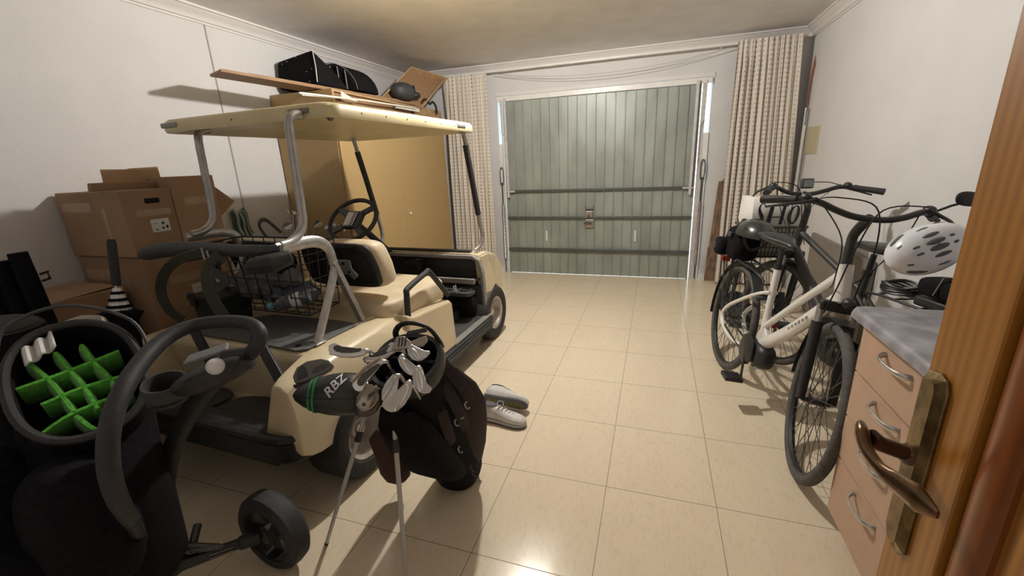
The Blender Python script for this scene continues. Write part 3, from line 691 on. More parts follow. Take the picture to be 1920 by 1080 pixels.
# bag rack: padded bar, end block, clips, straps
bar = obj('bag_rack', MB().tube([(-.46, -.05, 1.052), (-.40, -.055, 1.063), (-.25, -.055, 1.085), (-.05, -.06, 1.095), (.10, -.075, 1.098), (.30, -.085, 1.102), (.44, -.05, 1.105)], [(.020, .024), (.024, .034), (.024, .036), (.022, .032), (.020, .030), (.018, .024), (.014, .018)], 10, sm=5, up=(0, 0, 1)), 'grey_pl', cart)
obj('rack_end_pad', MB().tube([(.34, -.115, 1.045), (.44, -.10, 1.06), (.475, -.04, 1.075)], [(.035, .036), (.04, .040), (.02, .03)], 8, up=(0, 0, 1)), 'black_soft', bar, bevel=.006)
obj('rack_buckle', MB().box(.045, .055, -.105, -.10, 1.06, 1.11).box(.075, .085, -.105, -.10, 1.05, 1.10), 'satin', bar, smooth=False)
def strap(pts, w_, t=.0035, m='grey_pl', par=cart, name='strap', up=(0, 0, 1)):
    return obj(name, MB().tube(pts, (w_, t) if not isinstance(w_, list) else w_, 4, sm=8, up=up), m, par, smooth=True, angle=60)
strap([(.02, -.085, 1.085), (-.10, -.115, 1.055), (-.21, -.125, .985), (-.265, -.125, .90), (-.255, -.12, .82), (-.21, -.10, .76)], .020, m='hose', up=(-.6, .8, .2))
strap([(.16, -.105, 1.085), (.11, -.135, 1.02), (.098, -.145, .94), (.115, -.14, .86), (.15, -.125, .78)], .027, m='hose', up=(-.4, 1, .2))
strap([(.13, -.10, 1.05), (.17, -.16, 1.03), (.24, -.16, 1.0), (.20, -.18, .96), (.185, -.17, .94)], .018, m='black_soft', up=(0, -1, .2))
for a, b in (((-.10, -.13, .74), (.085, -.20, .610)), ((.285, -.13, .76), (.475, -.205, .610))):
    obj('bag_support', MB().tube([a, b], (.022, .006), 4, up=(0, -1, .6)), 'black_pl', cart, smooth=False, bevel=.002)
# sweater basket behind the seats
mb = MB()
bx0, bx1, by0, by1, bz0, bz1 = -.30, .335, .12, .345, .74, 1.075
def rect(z, i=0): return [(bx0+i, by0+i, z), (bx1-i, by0+i, z), (bx1-i, by1, z), (bx0+i, by1, z)]
wr = .0024
mb.tube(rect(bz1), .005, 6, closed=True); mb.tube(rect(bz0, .03), .004, 6, closed=True)
for z in (bz1-.045,): mb.tube(rect(z, .004), wr, 5, closed=True)
for k in (1, 2, 3):
    t = k/4; mb.tube(rect(bz0+(bz1-bz0)*t, .03*(1-t)), wr*.8, 4, closed=True)
for i in range(9):
    x = bx0+(bx1-bx0)*i/8; xb = bx0+.03+(bx1-bx0-.06)*i/8
    mb.tube([(x, by0, bz1), (xb, by0+.03, bz0), (xb, by1, bz0), (x, by1, bz1)], wr*.8, 4)
for j in range(1, 4):
    y = by0+(by1-by0)*j/4; mb.tube([(bx0, y, bz1), (bx0+.03, y, bz0), (bx1-.03, y, bz0), (bx1, y, bz1)], wr*.8, 4)
obj('basket', mb, 'wire', cart)
# things carried in the basket
def blob(c, r, mtl, name, label, cat, seed=0, wob=.25, group=None):
    mb = MB().ell(c, *r, n=36, m=20)
    rnd = random.Random(seed); ph = [rnd.uniform(0, 6) for _ in range(9)]
    cc = V(c)
    for p in mb.v:
        q = p-cc; n_ = q.normalized()
        k = 1+wob*(.5*math.sin(5*n_.x+ph[0]+3*n_.z)+.35*math.sin(9*n_.y+ph[1]+7*n_.x)+.3*math.sin(13*n_.z+ph[2]+5*n_.y))
        p[:] = cc+q*k
    o = obj(name, mb, mtl); return tag(o, label, cat, group)
blob(W((-.02, .235, .875)), (.21, .085, .105), 'grey_fab', 'fleece', 'crumpled grey fleece in the wire basket behind the cart seats', 'fleece', 3)
blob(W((.14, .225, .815)), (.12, .085, .055), 'bluefilm', 'plastic_bag', 'blue grey plastic bag in the right end of the cart basket', 'plastic bag', 5)
blob(W((.10, .23, .97)), (.075, .06, .055), 'black_fab', 'cap', 'black soft cap lying on top of the grey fleece', 'cap', 8, .12)
bt = thing('water_bottle', 'clear bottle with blue label lying in the cart basket', 'bottle', mtx=CART_M @ Matrix.Translation((.215, .21, .80)))
obj('bottle_body', MB().lathe([(.004, .0), (.030, .004), (.034, .02), (.034, .12), (.026, .15), (.012, .17), (.012, .185), (.004, .185)], (.05, 0, .02), (-.8, -.5, -.18), 20, closed=False), 'clear', bt)
obj('bottle_label', MB().lathe([(.0345, .045), (.0352, .05), (.0352, .085), (.0345, .09)], (.05, 0, .02), (-.8, -.5, -.18), 20, closed=False), 'paper', bt)
obj('bottle_cap', MB().lathe([(.004, .20), (.016, .20), (.016, .178), (.012, .176)], (.05, 0, .02), (-.8, -.5, -.18), 18, closed=False), 'blue', bt)
# dark cooler box on left fender
cl = thing('cooler_box', 'dark green lidded box standing on the left rear deck of the cart', 'cooler box', mtx=CART_M @ Matrix.Translation((-.30, .16, .66)))
obj('box_body', MB().loft([[V((x*k, y*k, z)) for x, y in ((-.115, -.085), (.115, -.085), (.115, .085), (-.115, .085))] for z, k in ((0, .9), (.13, 1.0))]), 'crate', cl, bevel=.008)
obj('lid', MB().box(-.125, .125, -.095, .095, .13, .155), 'crate', cl, bevel=.006)
obj('latch', MB().box(-.10, -.06, -.10, -.09, .10, .17).tube([(-.10, -.02, .16), (-.09, -.02, .185), (-.06, -.02, .185), (-.05, -.02, .16)], .006, 6), 'black_pl', cl, bevel=.003)

# ------------------------------------------------------------------ wardrobe
WX0, WX1, WY0, WY1 = XL+.012, -2.45, 3.035, 4.92
wr_ = thing('wardrobe', 'tall ochre wooden wardrobe with two doors against the left wall', 'wardrobe', (WX0, WY0, 0))
def wb(x0, x1, y0, y1, z0, z1): return MB().box(x0-WX0, x1-WX0, y0-WY0, y1-WY0, z0, z1)
obj('wardrobe_body', wb(WX0, WX1-.02, WY0, WY1, 0, 1.92), 'wardrobe', wr_, smooth=False, bevel=.003)
ym = 3.905
for a, b, kx in ((WY0+.004, ym-.002, 0), (ym+.002, WY1-.004, 1)):
    d_ = obj('wardrobe_door', wb(WX1-.019, WX1, a, b, .06, 1.915), 'wardrobe', wr_, smooth=False, bevel=.002)
    if kx:
        obj('door_knob', MB().ell((WX1+.012-WX0, ym+.07-WY0, .932), .012, .014, .014), 'white_pl', d_)
        obj('hinge', wb(WX1-.002, WX1+.006, WY1-.02, WY1+.004, .955, 1.01), 'board_edge', d_, smooth=False)
# top compartment
tc = thing('cupboard_top_box', 'low wooden top compartment standing on the ochre wardrobe', 'cupboard', (WX0, WY0, 1.922))
obj('side_panel', wb(WX0, WX1-.03, WY0, WY0+.02, 0, .095), 'wardrobe', tc, smooth=False)
obj('lid_board', wb(WX0, WX1-.01, WY0+.02, WY1, .080, .095), 'board_edge', tc, smooth=False)
obj('bottom_board', wb(WX0, WX1-.005, WY0+.02, WY1, 0, .014), 'board', tc, smooth=False)
obj('corner_post', wb(WX1-.03, WX1, WY0, WY0+.022, 0, .095), 'board_edge', tc, smooth=False)
obj('front_panel', wb(WX1-.05, WX1-.03, WY0+.03, WY1-.65, .014, .080), 'board', tc, smooth=False)
obj('front_panel', wb(WX1-.025, WX1-.008, WY1-.62, WY1, .016, .080), 'board_edge', tc, smooth=False)
# planks on top
def plankobj(a, b, wdt, t, m, label, name='long_board', z=0, cut=0.0):
    a, b = V(a), V(b); d_ = (b-a).normalized(); n_ = V((d_.y, -d_.x, 0)).normalized()
    L = (b-a).length
    mb = MB().prism([(0, 0), (L, 0), (L, -wdt), (cut, -wdt)], a, d_, n_, V((0, 0, 1)), t)
    return tag(obj(name, mb, m, smooth=False, bevel=.0015), label, 'board', 'boards lying on the wardrobe')
plankobj((-2.615, 2.24, 2.022), (-2.435, 4.45, 2.022), .20, .016, 'board', 'long brown board on the wardrobe jutting out furthest over the cart', cut=.06)
plankobj((-2.66, 2.30, 2.040), (-2.47, 4.45, 2.040), .16, .012, 'board_edge', 'pale thin board lying on the long brown board on the wardrobe', cut=.05)
plankobj((-2.68, 2.50, 2.054), (-2.50, 4.30, 2.054), .10, .010, 'board', 'narrow brown board, topmost of the boards on the wardrobe', cut=.08)
wt = MB().tube([(-2.40, 2.63, 1.930), (-2.41, 3.40, 1.965), (-2.415, 4.25, 1.985)], (.006, .006), 4).tube([(-2.405, 2.66, 1.920), (-2.415, 3.05, 1.945)], (.004, .003), 4)
wt.prism([(0, 0), (.20, -.008), (.0, .05)], (-2.40, 3.08, 1.950), (0, 1, 0), (0, 0, 1), (-1, 0, 0), .006)
wt.box(-2.44, -2.425, 3.9, 4.35, 1.955, 1.990)
tag(obj('white_strip', wt, 'white_board', smooth=False), 'white plastic strips sticking out of the top compartment above the cart roof', 'trim strip')
# suitcases
sc = thing('suitcase', 'black hard suitcase with light piping, left of the ribbed bag on the wardrobe', 'suitcase', (-2.83, 3.12, 2.07))
def q3(pts, o): return [V(p)-V(o) for p in pts]
o_ = (-2.83, 3.12, 2.07)
f1 = q3([(-3.055, 3.12, 2.068), (-2.63, 3.10, 2.068), (-2.645, 3.12, 2.335), (-3.045, 3.14, 2.285)], o_)
f2 = q3([(-3.055, 3.42, 2.068), (-2.56, 3.42, 2.068), (-2.70, 3.38, 2.24), (-3.04, 3.40, 2.27)], o_)
f1b = [p+V((-.0, -.0, 0)) for p in f1]
obj('case_shell', MB().loft([f1, [lerp(a, b, .5) for a, b in zip(f1, f2)], f2]), 'black_fab', sc, bevel=.025, seg=3)
obj('piping', MB().tube([f1[1]+V((.004, -.002, .02)), lerp(f1[1], f1[2], .5)+V((.012, -.004, 0)), f1[2]+V((.002, -.002, -.012))], .0035, 6), 'white_board', sc)
mb = MB()
for a, b in ((.78, .42), (.92, .47), (.82, .12), (.3, .88), (.55, .93), (.16, .85)):
    p = lerp(lerp(f1[0], f1[1], a), lerp(f1[3], f1[2], a), b); mb.cyl(p+V((0, .004, 0)), p+V((0, -.004, 0)), .0035, n=8)
obj('stud', mb, 'satin', sc)
rb = thing('ribbed_bag', 'black ribbed round-topped bag on the wardrobe, right of the suitcase', 'bag', (-2.74, 3.56, 2.07))
def dome(k, sc_=1.0):
    return [V((.255*sc_*math.cos(a)-.04, k, max(0, .235*sc_*math.sin(a)*(1-.12*math.cos(a))))) for a in [PI*i/14 for i in range(15)]]
mb = MB().loft([dome(-.10, .93), dome(-.08, 1.0), dome(.22, 1.0), dome(.26, .9)]); obj('bag_body', mb, 'black_fab', rb, bevel=.008)
mb = MB()
for i in range(5):
    x = -.18+.075*i; h = .235*math.sqrt(max(.05, 1-((x+.04)/.255)**2))
    mb.tube([(x, -.105, .01), (x, -.108, h*.9)], .007, 6)
obj('rib', mb, 'leather', rb); obj('piping', MB().tube([p+V((0, -.012, 0)) for p in dome(-.08, 1.01)], .004, 6), 'grey_fab', rb)
# open drawer lying tilted + helmet + cables
A, B_, C_, D_ = V((-2.62, 3.93, 2.05)), V((-2.60, 4.48, 2.395)), V((-2.40, 4.93, 2.335)), V((-2.42, 4.42, 2.085))
D_ = A+(C_-B_)
ob = thing('open_drawer', 'shallow wooden drawer propped tilted on the far end of the wardrobe', 'drawer', A)
eu, ev = (B_-A), (D_-A); nn = eu.cross(ev).normalized()
if nn.x < 0: nn = -nn
obj('drawer_bottom', MB().add([p-A for p in (A, B_, C_, D_)]+[p-A-nn*.008 for p in (A, B_, C_, D_)], [(0, 1, 2, 3), (7, 6, 5, 4), (0, 4, 5, 1), (1, 5, 6, 2), (2, 6, 7, 3), (3, 7, 4, 0)]), 'board', ob, smooth=False)
for p, q, dep in ((A, B_, .06), (B_, C_, .075), (C_, D_, .03)):
    e_ = (q-p).normalized(); w_ = nn.cross(e_).normalized()
    if w_.dot(((A+C_)/2-p)) < 0: w_ = -w_
    obj('drawer_side', MB().add([x-A for x in (p, q, q+nn*dep, p+nn*dep)]+[x-A+w_*.014 for x in (p, q, q+nn*dep, p+nn*dep)], [(0, 1, 2, 3), (7, 6, 5, 4), (0, 4, 5, 1), (1, 5, 6, 2), (2, 6, 7, 3), (3, 7, 4, 0)]), 'board_edge', ob, smooth=False)
hm = thing('helmet', 'dark grey helmet under the tilted drawer on the wardrobe', 'helmet', (-2.50, 4.18, 2.07))
obj('shell', MB().ell((0, 0, .07), .10, .16, .085, 28, 16, .85), 'grey_pl', hm); obj('visor', MB().ell((.06, .13, .045), .06, .06, .035, 16, 8), 'black_pl', hm)
obj('slot', MB().obox((.088, .07, .10), (.006, 0, -.004), (0, .012, 0), (0, -.004, .03)), 'hole', hm)
cb = MB().tube([(-2.44, 4.42, 2.05), (-2.43, 4.50, 2.10), (-2.42, 4.58, 2.06), (-2.425, 4.66, 2.09), (-2.42, 4.72, 2.05), (-2.43, 4.75, 1.97)], .012, 8, sm=6)
tag(obj('cable', cb, 'black_pl'), 'short black cable hanging over the far edge of the wardrobe top', 'cable')

# ------------------------------------------------------------------ cartons
def carton(name, x0, x1, y0, y1, z0, z1, label, m='carton', hole=True, lab=True, group=None):
    c = thing(name, label, 'box', ((x0+x1)/2, (y0+y1)/2, z0), group=group); ox, oy = (x0+x1)/2, (y0+y1)/2
    hx, hy, h = (x1-x0)/2, (y1-y0)/2, z1-z0
    obj('carton_body', MB().box(-hx, hx, -hy, hy, 0, h), m, c, smooth=False, bevel=.004)
    for bx_ in ((hx, hx+.0008, -hy*.55, hy*.80, h*.60, h*.70), (-hx*.9, hx*.05, -hy-.0008, -hy, h*.70, h*.84), (hx*.35, hx*.45, -hy-.0008, -hy, h*.2, h*.75)):
        obj('tape', MB().box(*bx_), 'tape', c, smooth=False)
    if hole: obj('hand_hole', MB().tube([(hx-.001, -hy*.14, h-.058), (hx-.001, -hy*.10, h-.058), (hx-.001, hy*.42, h-.058), (hx-.001, hy*.46, h-.058)], [(.003, .007), (.003, .015), (.003, .015), (.003, .007)], 12, up=(0, 0, 1)), 'hole', c)
    if lab:
        l_ = obj('shipping_label', MB().box(hx, hx+.001, -hy*.12, hy*.62, h*.34, h*.54), 'paper', c, smooth=False)
        mk = MB().box(hx+.001, hx+.0016, hy*.30, hy*.40, h*.45, h*.49).box(hx+.001, hx+.0016, hy*.45, hy*.54, h*.385, h*.43).box(hx+.001, hx+.0016, hy*.28, hy*.36, h*.375, h*.41).box(hx+.001, hx+.0016, hy*.0, hy*.12, h*.37, h*.385).box(hx+.001, hx+.0016, -hy*.05, hy*.18, h*.47, h*.475)
        obj('label_print', mk, 'ink', l_, smooth=False)
    return c
carton('cardboard_box', -3.055, -2.545, 1.455, 1.705, 1.005, 1.345, 'upper brown carton with hand hole and label against the left wall')
c2 = carton('cardboard_box', -3.055, -2.552, 1.712, 1.975, 1.005, 1.405, 'plain brown carton behind the upper labelled carton, nearer the wardrobe', m='carton2', hole=False, lab=False)
obj('flap', MB().prism([(0, 0), (.15, -.13), (.04, -.21), (-.02, -.1)], (.20, .13, .36), (0, 1, .0), (0, 0, 1), (1, 0, 0), .004), 'carton', c2, smooth=False)
carton('cardboard_box', -3.055, -2.545, 1.47, 1.965, .56, 1.0, 'lower brown carton with hand hole and label under the upper carton')
carton('cardboard_box', -3.055, -2.50, 1.45, 1.99, 0.002, .555, 'large brown carton at the bottom of the stack on the floor', hole=False, lab=False)
lc = carton('cardboard_box', -3.055, -2.66, 1.10, 1.425, 0.002, .855, 'dark brown taped carton left of the carton stack, by the black chair bag', hole=False, lab=False)
obj('box_flap', MB().prism([(-.18, -.155), (.19, -.155), (.18, .14), (-.17, .14)], (0, 0, .857), (1, 0, 0), (0, 1, .05), (0, 0, 1), .004), 'carton2', lc, smooth=False)
fl = thing('folded_carton', 'crumpled flattened carton lying on top of the upper carton', 'cardboard', (-2.70, 1.62, 1.408))
obj('carton_panel', MB().prism([(-.14, 0), (.13, .005), (.135, .085), (.0, .080), (-.02, .075), (-.13, .078)], (-.02, .03, -.030), (.10, .99, 0), (-.15, 0, 1), (1, 0, 0), .006), 'carton2', fl, smooth=False)
obj('carton_flap', MB().prism([(-.20, -.02), (.20, -.015), (.205, .015), (.1, .012), (0, .02), (-.2, .022)], (.03, -.01, -.040), (.05, 1, 0), (.3, 0, 1), (1, 0, 0), .03), 'carton', fl, smooth=False, bevel=.004)
# green striped cloth hanging on the left wall
gt = thing('striped_cloth', 'green and white striped cloth hanging on the left wall behind the cart', 'cloth', (-3.07, 2.50, 1.13))
mb = MB().grid(lambda u, v: V((.02+.012*math.sin(12*u)+.01*math.sin(7*v), -.07+.14*u+.03*v, -.20*v+.02*math.sin(9*u))), 20, 14); obj('cloth', mb, 'towel', gt, solid=.006)
for i in range(5):
    mb = MB().grid(lambda u, v, i=i: V((.028+.012*math.sin(12*(.1+.2*i+.08*u))+.01*math.sin(7*v), -.07+.14*(.1+.2*i+.08*u)+.03*v, -.20*v+.02*math.sin(9*(.1+.2*i)))), 2, 14); obj('pale_stripe', mb, 'towel_w', gt, solid=.006)

# ------------------------------------------------------------------ golf clubs
CAMP = V((0, 0, 1.4))
def frame_toward(p, ux, tilt=0.0):
    n_ = ((CAMP-p).normalized()+V((-.25, .05, .25)) if abs(tilt) < .3 else (CAMP-p).normalized()+V((.10, .05, .62))).normalized(); tilt = 0; ux = (ux-n_*ux.dot(n_)).normalized()
    n_ = (Matrix.Rotation(tilt, 3, ux) @ n_).normalized()
    return ux, n_.cross(ux).normalized(), n_
def put_shaft(par, o, a, b, mtl='chrome', r0=.0045, r1=.0065, grip=.0):
    a, b = V(a)-o, V(b)-o
    obj('shaft', MB().tube([a, b], [r0, r1], 10), mtl, par)
def iron(heel, toe, butt, label, group, up=1, tilt=0.2, finish='chrome', deep=.042, back=False, name='golf_iron', hos=None):
    deep *= .86
    heel, toe = V(heel), V(toe); mid = (heel+toe)/2; L = (toe-heel).length
    ux, uy, n_ = frame_toward(mid, toe-heel, tilt); uy = uy*up
    c = thing(name, label, 'golf club', mid, group=group)
    def P_(x, y, z): return (heel-mid)+ux*x*L+uy*y+n_*z
    # blade outline: heel low, toe high and round
    out = [(-.04, .004), (.05, -.006), (.35, -.012), (.70, -.010), (.95, .000), (1.05, .014), (1.06, .030), (1.0, deep+.004), (.90, deep+.008), (.70, deep-.004), (.40, deep*.68), (.12, deep*.46), (-.02, .016)]
    f = [P_(x, y, .003) for x, y in out]; b = [P_(x, y, -.003) for x, y in out]; cx, cy = .55, .016
    b2 = [P_(cx+(x-cx)*.96, cy+(y-cy)*.94, -.011 if y < .012 else -.005) for x, y in out]
    obj('blade', MB().loft([f, b, b2]), finish, c, bevel=.0012, angle=35)
    if back:
        inn = [(cx+(x-cx)*.72, cy+(y-cy)*.55+.002) for x, y in out]
        obj('cavity', MB().loft([[P_(x, y, .0028) for x, y in inn], [P_(x, y, .0045) for x, y in inn]]), 'dkmetal', c, bevel=.0006)
        obj('sole_bar', MB().tube([P_(.02, -.002, .004), P_(.5, -.006, .007), P_(1.0, .004, .004)], (.005, .006), 8), finish, c)
    if not back:
        obj('muscle', MB().ell(P_(.55, .006, .0035), ux*L*.46, uy*.009, n_*.0045, 20, 8), finish, c)
        obj('heel_blend', MB().ell(P_(.06, .008, .001), ux*L*.13, uy*.010, n_*.006, 14, 8), finish, c)
    hs = P_(-.06, .012, -.002)
    bt_ = V(butt)-mid; dr = (bt_-hs).normalized()
    obj('hosel', MB().tube([P_(.03, .010, -.001), hs+dr*.01, hs+dr*.055], [.0075, .0070, .0062], 12, sm=3), finish, c)
    obj('shaft', MB().tube([hs+dr*.05, bt_], [.0045, .0065], 10), 'satin', c)
    return c
SB = V((-.80, 1.485, .055)); SM = V((-.775, 1.14, .755)); sax = (SM-SB).normalized()
def butt(dx, dy): return SM-sax*.30+V((dx, dy, 0))
G1 = 'golf clubs standing in the black bag on two legs'
iron((-.866, 1.05, .826), (-.972, 1.05, .792), butt(-.05, .0), 'chrome iron with dark cavity left of the two bluish irons, above the driver cover', G1, up=-1, back=True, deep=.036)
iron((-.875, 1.055, .795), (-.792, 1.05, .850), butt(-.03, .02), 'chrome iron reflecting blue, upper of the two bluish irons', G1, up=1, back=True, deep=.036, finish='chrome')
iron((-.770, 1.0, .842), (-.836, 1.0, .758), butt(-.03, -.02), 'chrome iron reflecting blue, lower of the two, right above the bronze wood', G1, up=1, back=True, deep=.042)
iron((-.742, 1.09, .838), (-.768, 1.08, .870), butt(-.01, .05), 'small grey iron half hidden left of the lined putter', G1, up=1, finish='satin', deep=.045)
iron((-.705, 1.05, .862), (-.672, 1.05, .815), butt(.02, .03), 'light satin blade iron, rightmost below the lined putter', G1, up=1, finish='satin', deep=.045, tilt=-.2)
iron((-.728, 1.03, .838), (-.703, 1.03, .768), butt(.0, .0), 'rounded polished iron in the middle row, left of the narrow one', G1, up=1, deep=.036, tilt=.4)
iron((-.655, 1.0, .825), (-.660, 1.0, .745), butt(.04, -.01), 'narrow polished iron with bright edge above the bluish wedge', G1, up=1, deep=.036, tilt=.5)
iron((-.715, .98, .806), (-.742, .98, .728), butt(.0, -.03), 'grey faced iron left of the bluish wedge', G1, up=1, finish='satin', deep=.048)
iron((-.652, .97, .790), (-.690, .97, .702), butt(.02, -.04), 'bluish white wedge hanging lowest in front of the bag', G1, up=-1, finish='chrome', deep=.048, tilt=-.3)
# lined putter
pt = thing('putter', 'white topped putter with sight lines at the top of the bag', 'golf club', (-.728, 1.09, .850), group=G1)
ux, uy, n_ = frame_toward(V((-.728, 1.09, .85)), V((.05, .0, .02)))
obj('putter_head', MB().prism([(-.055, -.010), (.045, -.012), (.062, .004), (.060, .020), (.035, .016), (.01, .008), (-.01, .030), (-.035, .030)], (0, 0, 0), ux, uy, n_, .016), 'rim_cream', pt, bevel=.003)
mb = MB()
for k in (-.032, -.022, -.012): mb.prism([(k, -.006), (k+.004, -.006), (k+.010, .026), (k+.006, .026)], n_*.0162, ux, uy, n_, .0008)
obj('sight_line', mb, 'ink', pt, smooth=False)
obj('putter_sole', MB().prism([(-.01, .030), (.0, .046), (.060, .050), (.062, .036), (.01, .034)], (0, 0, 0), ux, uy, n_, .010), 'grey_pl', pt, bevel=.002)
put_shaft(pt, V((-.728, 1.09, .85)), (-.735, 1.10, .845), butt(.03, .05), 'satin')
# bronze fairway wood
fw = thing('fairway_wood', 'bronze soled fairway wood with two screws beside the driver cover', 'golf club', (-.845, 1.0, .700), group=G1)
ux, uy, n_ = frame_toward(V((-.845, 1.0, .70)), V((-.035, 0, -.08)))
n2 = n_
obj('crown', MB().ell(-n2*.030+ux*.01, ux*.052, uy*.044, n2*.032, 28, 14), 'dkmetal', fw)
obj('sole', MB().ell(-n2*.008+ux*.0, ux*.047, uy*.036, n2*.016, 28, 14, .9), 'warm_steel', fw)
for k in (-.006, .026): obj('screw', MB().cyl(n2*.002+ux*k+uy*.008, n2*.0085+ux*k+uy*.008, .006, n=14), 'dkmetal', fw)
obj('hosel', MB().tube([ux*-.03+uy*-.025-n2*.01, ux*-.045+uy*-.045-n2*.02], [.009, .007], 12), 'satin', fw)
put_shaft(fw, V((-.845, 1.0, .70)), (-.822, 1.02, .73), butt(-.03, -.04), 'satin')
# driver with headcover
dv = thing('driver_headcover', 'black padded driver cover with green stripe and white letters', 'golf club', (-.972, .995, .694), group='covered clubs leaning out of the bag')
ux, uy, n_ = frame_toward(V((-.972, .995, .694)), V((.20, 0, .075)))
prof = [(-.125, .006), (-.116, .020), (-.088, .040), (-.05, .057), (-.01, .067), (.03, .071), (.07, .068), (.10, .055), (.118, .034), (.125, .010)]
rings = []
for x, r in prof:
    rings.append([ux*x+uy*(r*1.0*math.sin(a)+.0)+n_*(r*.82*math.cos(a)) for a in [2*PI*i/28 for i in range(28)]])
obj('cover_body', MB().loft(rings), 'leather', dv, angle=60)
for k in (-.068, -.054):
    r0 = .0495 if k < -.06 else .0565
    rr = [[ux*(k+dk)+uy*((r0+dr)*math.sin(a))+n_*((r0+dr)*.82*math.cos(a)) for a in [2*PI*i/28 for i in range(28)]] for dk, dr in ((-.004, -.002), (-.004, .0012), (.004, .0035), (.004, -.002))]
    obj('green_stripe', MB().loft(rr, cap=False, closed=True), 'green', dv)
obj('seam', MB().tube([ux*x-uy*r*.45+n_*r*.76 for x, r in prof[2:9]], .0022, 6), 'black_soft', dv)
tb = ux*.012+n_*.0585
def bend_text(o, R=.0):
    for v_ in o.data.vertices:
        pass
t_ = text_mesh('RBZ', .044, tb+uy*.010, (uy*.75+ux*.55), (-ux*.8+uy*.45), 'white_pl', dv, 'lettering', shear=.3, depth=.0012, bold=.0008)
for v_ in t_.data.vertices:   # press the letters onto the rounded cover
    p = v_.co; x = p.dot(ux); y = p.dot(uy)
    r = 0
    for (xa, ra), (xb, rb) in zip(prof, prof[1:]):
        if xa <= x <= xb: r = ra+(rb-ra)*(x-xa)/(xb-xa)
    z = .82*math.sqrt(max(0, r*r-y*y))+.0015+(.0012 if p.dot(n_) > .0585 else 0)
    v_.co = ux*x+uy*y+n_*z
obj('cover_sock', MB().tube([ux*.11-n_*.01, ux*.15+uy*-.01-n_*.03, V((-.80, 1.10, .74))-V((-.972, .995, .694))], [.030, .024, .018], 14, sm=4), 'black_fab', dv)
put_shaft(dv, V((-.972, .995, .694)), (-.82, 1.08, .73), butt(-.05, -.02), 'dkmetal')
# grey mallet putter left of the cover
mp_ = thing('mallet_putter', 'pewter winged mallet head, leftmost in the bag above the cart fender', 'golf club', (-1.125, 1.08, .705), group='covered clubs leaning out of the bag')
ux, uy, n_ = frame_toward(V((-1.125, 1.08, .705)), V((.09, 0, .045)))
obj('mallet_head', MB().prism([(-.060, -.030), (-.067, -.005), (-.054, .026), (-.022, .044), (.025, .047), (.055, .036), (.068, .016), (.058, .0), (.03, -.012), (.0, -.022), (-.03, -.030)], (0, 0, 0), ux, uy, n_, .024), 'pewter', mp_, bevel=.004)
obj('inlay', MB().prism([(-.050, -.022), (-.053, .0), (-.044, .022), (-.03, .03), (-.02, .014), (-.014, -.012)], n_*.0242, ux, uy, n_, .002), 'grey_pl', mp_, bevel=.0008)
obj('wing_recess', MB().prism([(-.005, -.008), (.002, .014), (.035, .028), (.058, .018), (.035, .002)], n_*.0236, ux, uy, n_, .0012), 'dkmetal', mp_, smooth=False)
obj('sole_plate', MB().prism([(-.066, -.034), (-.03, -.032), (.0, -.02), (-.004, -.034), (-.04, -.046), (-.064, -.044)], (0, 0, 0), ux, uy, n_, .020), 'black_pl', mp_, bevel=.002)
put_shaft(mp_, V((-1.125, 1.08, .705)), (-1.08, 1.08, .70), (-.83, 1.12, .66), 'dkmetal')

# ------------------------------------------------------------------ black stand bag
sb = thing('stand_bag', 'black golf stand bag on two pale legs in front of the cart', 'golf bag', SB)
def at(p): return V(p)-SB
ex = V((1, .0, 0)); ey = sax.cross(ex).normalized()      # ey points to camera/down side
if ey.z > 0: ey = -ey
def bring(t, rx, ry, ox=0, oy=0, n=28, e=.85):
    c = SB*(1-t)+SM*t+ex*ox+ey*oy
    sg = lambda x: math.copysign(abs(x)**e, x)
    return [at(c+ex*rx*sg(math.cos(2*PI*i/n))+ey*ry*sg(math.sin(2*PI*i/n))) for i in range(n)]
mb = MB().loft([bring(-.05, .085, .085), bring(.0, .105, .105), bring(.15, .112, .112), bring(.45, .118, .115), bring(.75, .115, .11), bring(.95, .118, .112), bring(1.0, .122, .114), bring(1.0, .105, .097), bring(.45, .10, .09)], cap=True)
obj('bag_tube', mb, 'black_fab', sb, angle=60)
# bag collar, dividers, top handle
obj('collar', MB().loft([bring(.95, .124, .116), bring(1.01, .128, .12), bring(1.035, .122, .114), bring(1.03, .108, .10), bring(.96, .105, .098)], cap=False), 'black_pl', sb, angle=60)
obj('divider', MB().tube([at(SM+ex*-.11), at(SM+ex*.11)], (.006, .03), 4, up=sax).tube([at(SM+ey*-.10+ex*.02), at(SM+ey*.10+ex*.02)], (.006, .03), 4, up=sax), 'black_fab', sb)
hp = [SM-ey*.095-ex*.085+sax*.0, SM-ey*.095-ex*.080+sax*.045, SM-ey*.10-ex*.045+sax*.085, SM-ey*.10+ex*.01+sax*.098, SM-ey*.10+ex*.060+sax*.078, SM-ey*.095+ex*.085+sax*.03, SM-ey*.095+ex*.088-sax*.01]
obj('top_handle', MB().tube([at(p) for p in hp], [(.013, .011), (.011, .008), (.010, .006), (.010, .006), (.009, .006), (.009, .007), (.010, .009)], 10, sm=6), 'black_pl', sb)
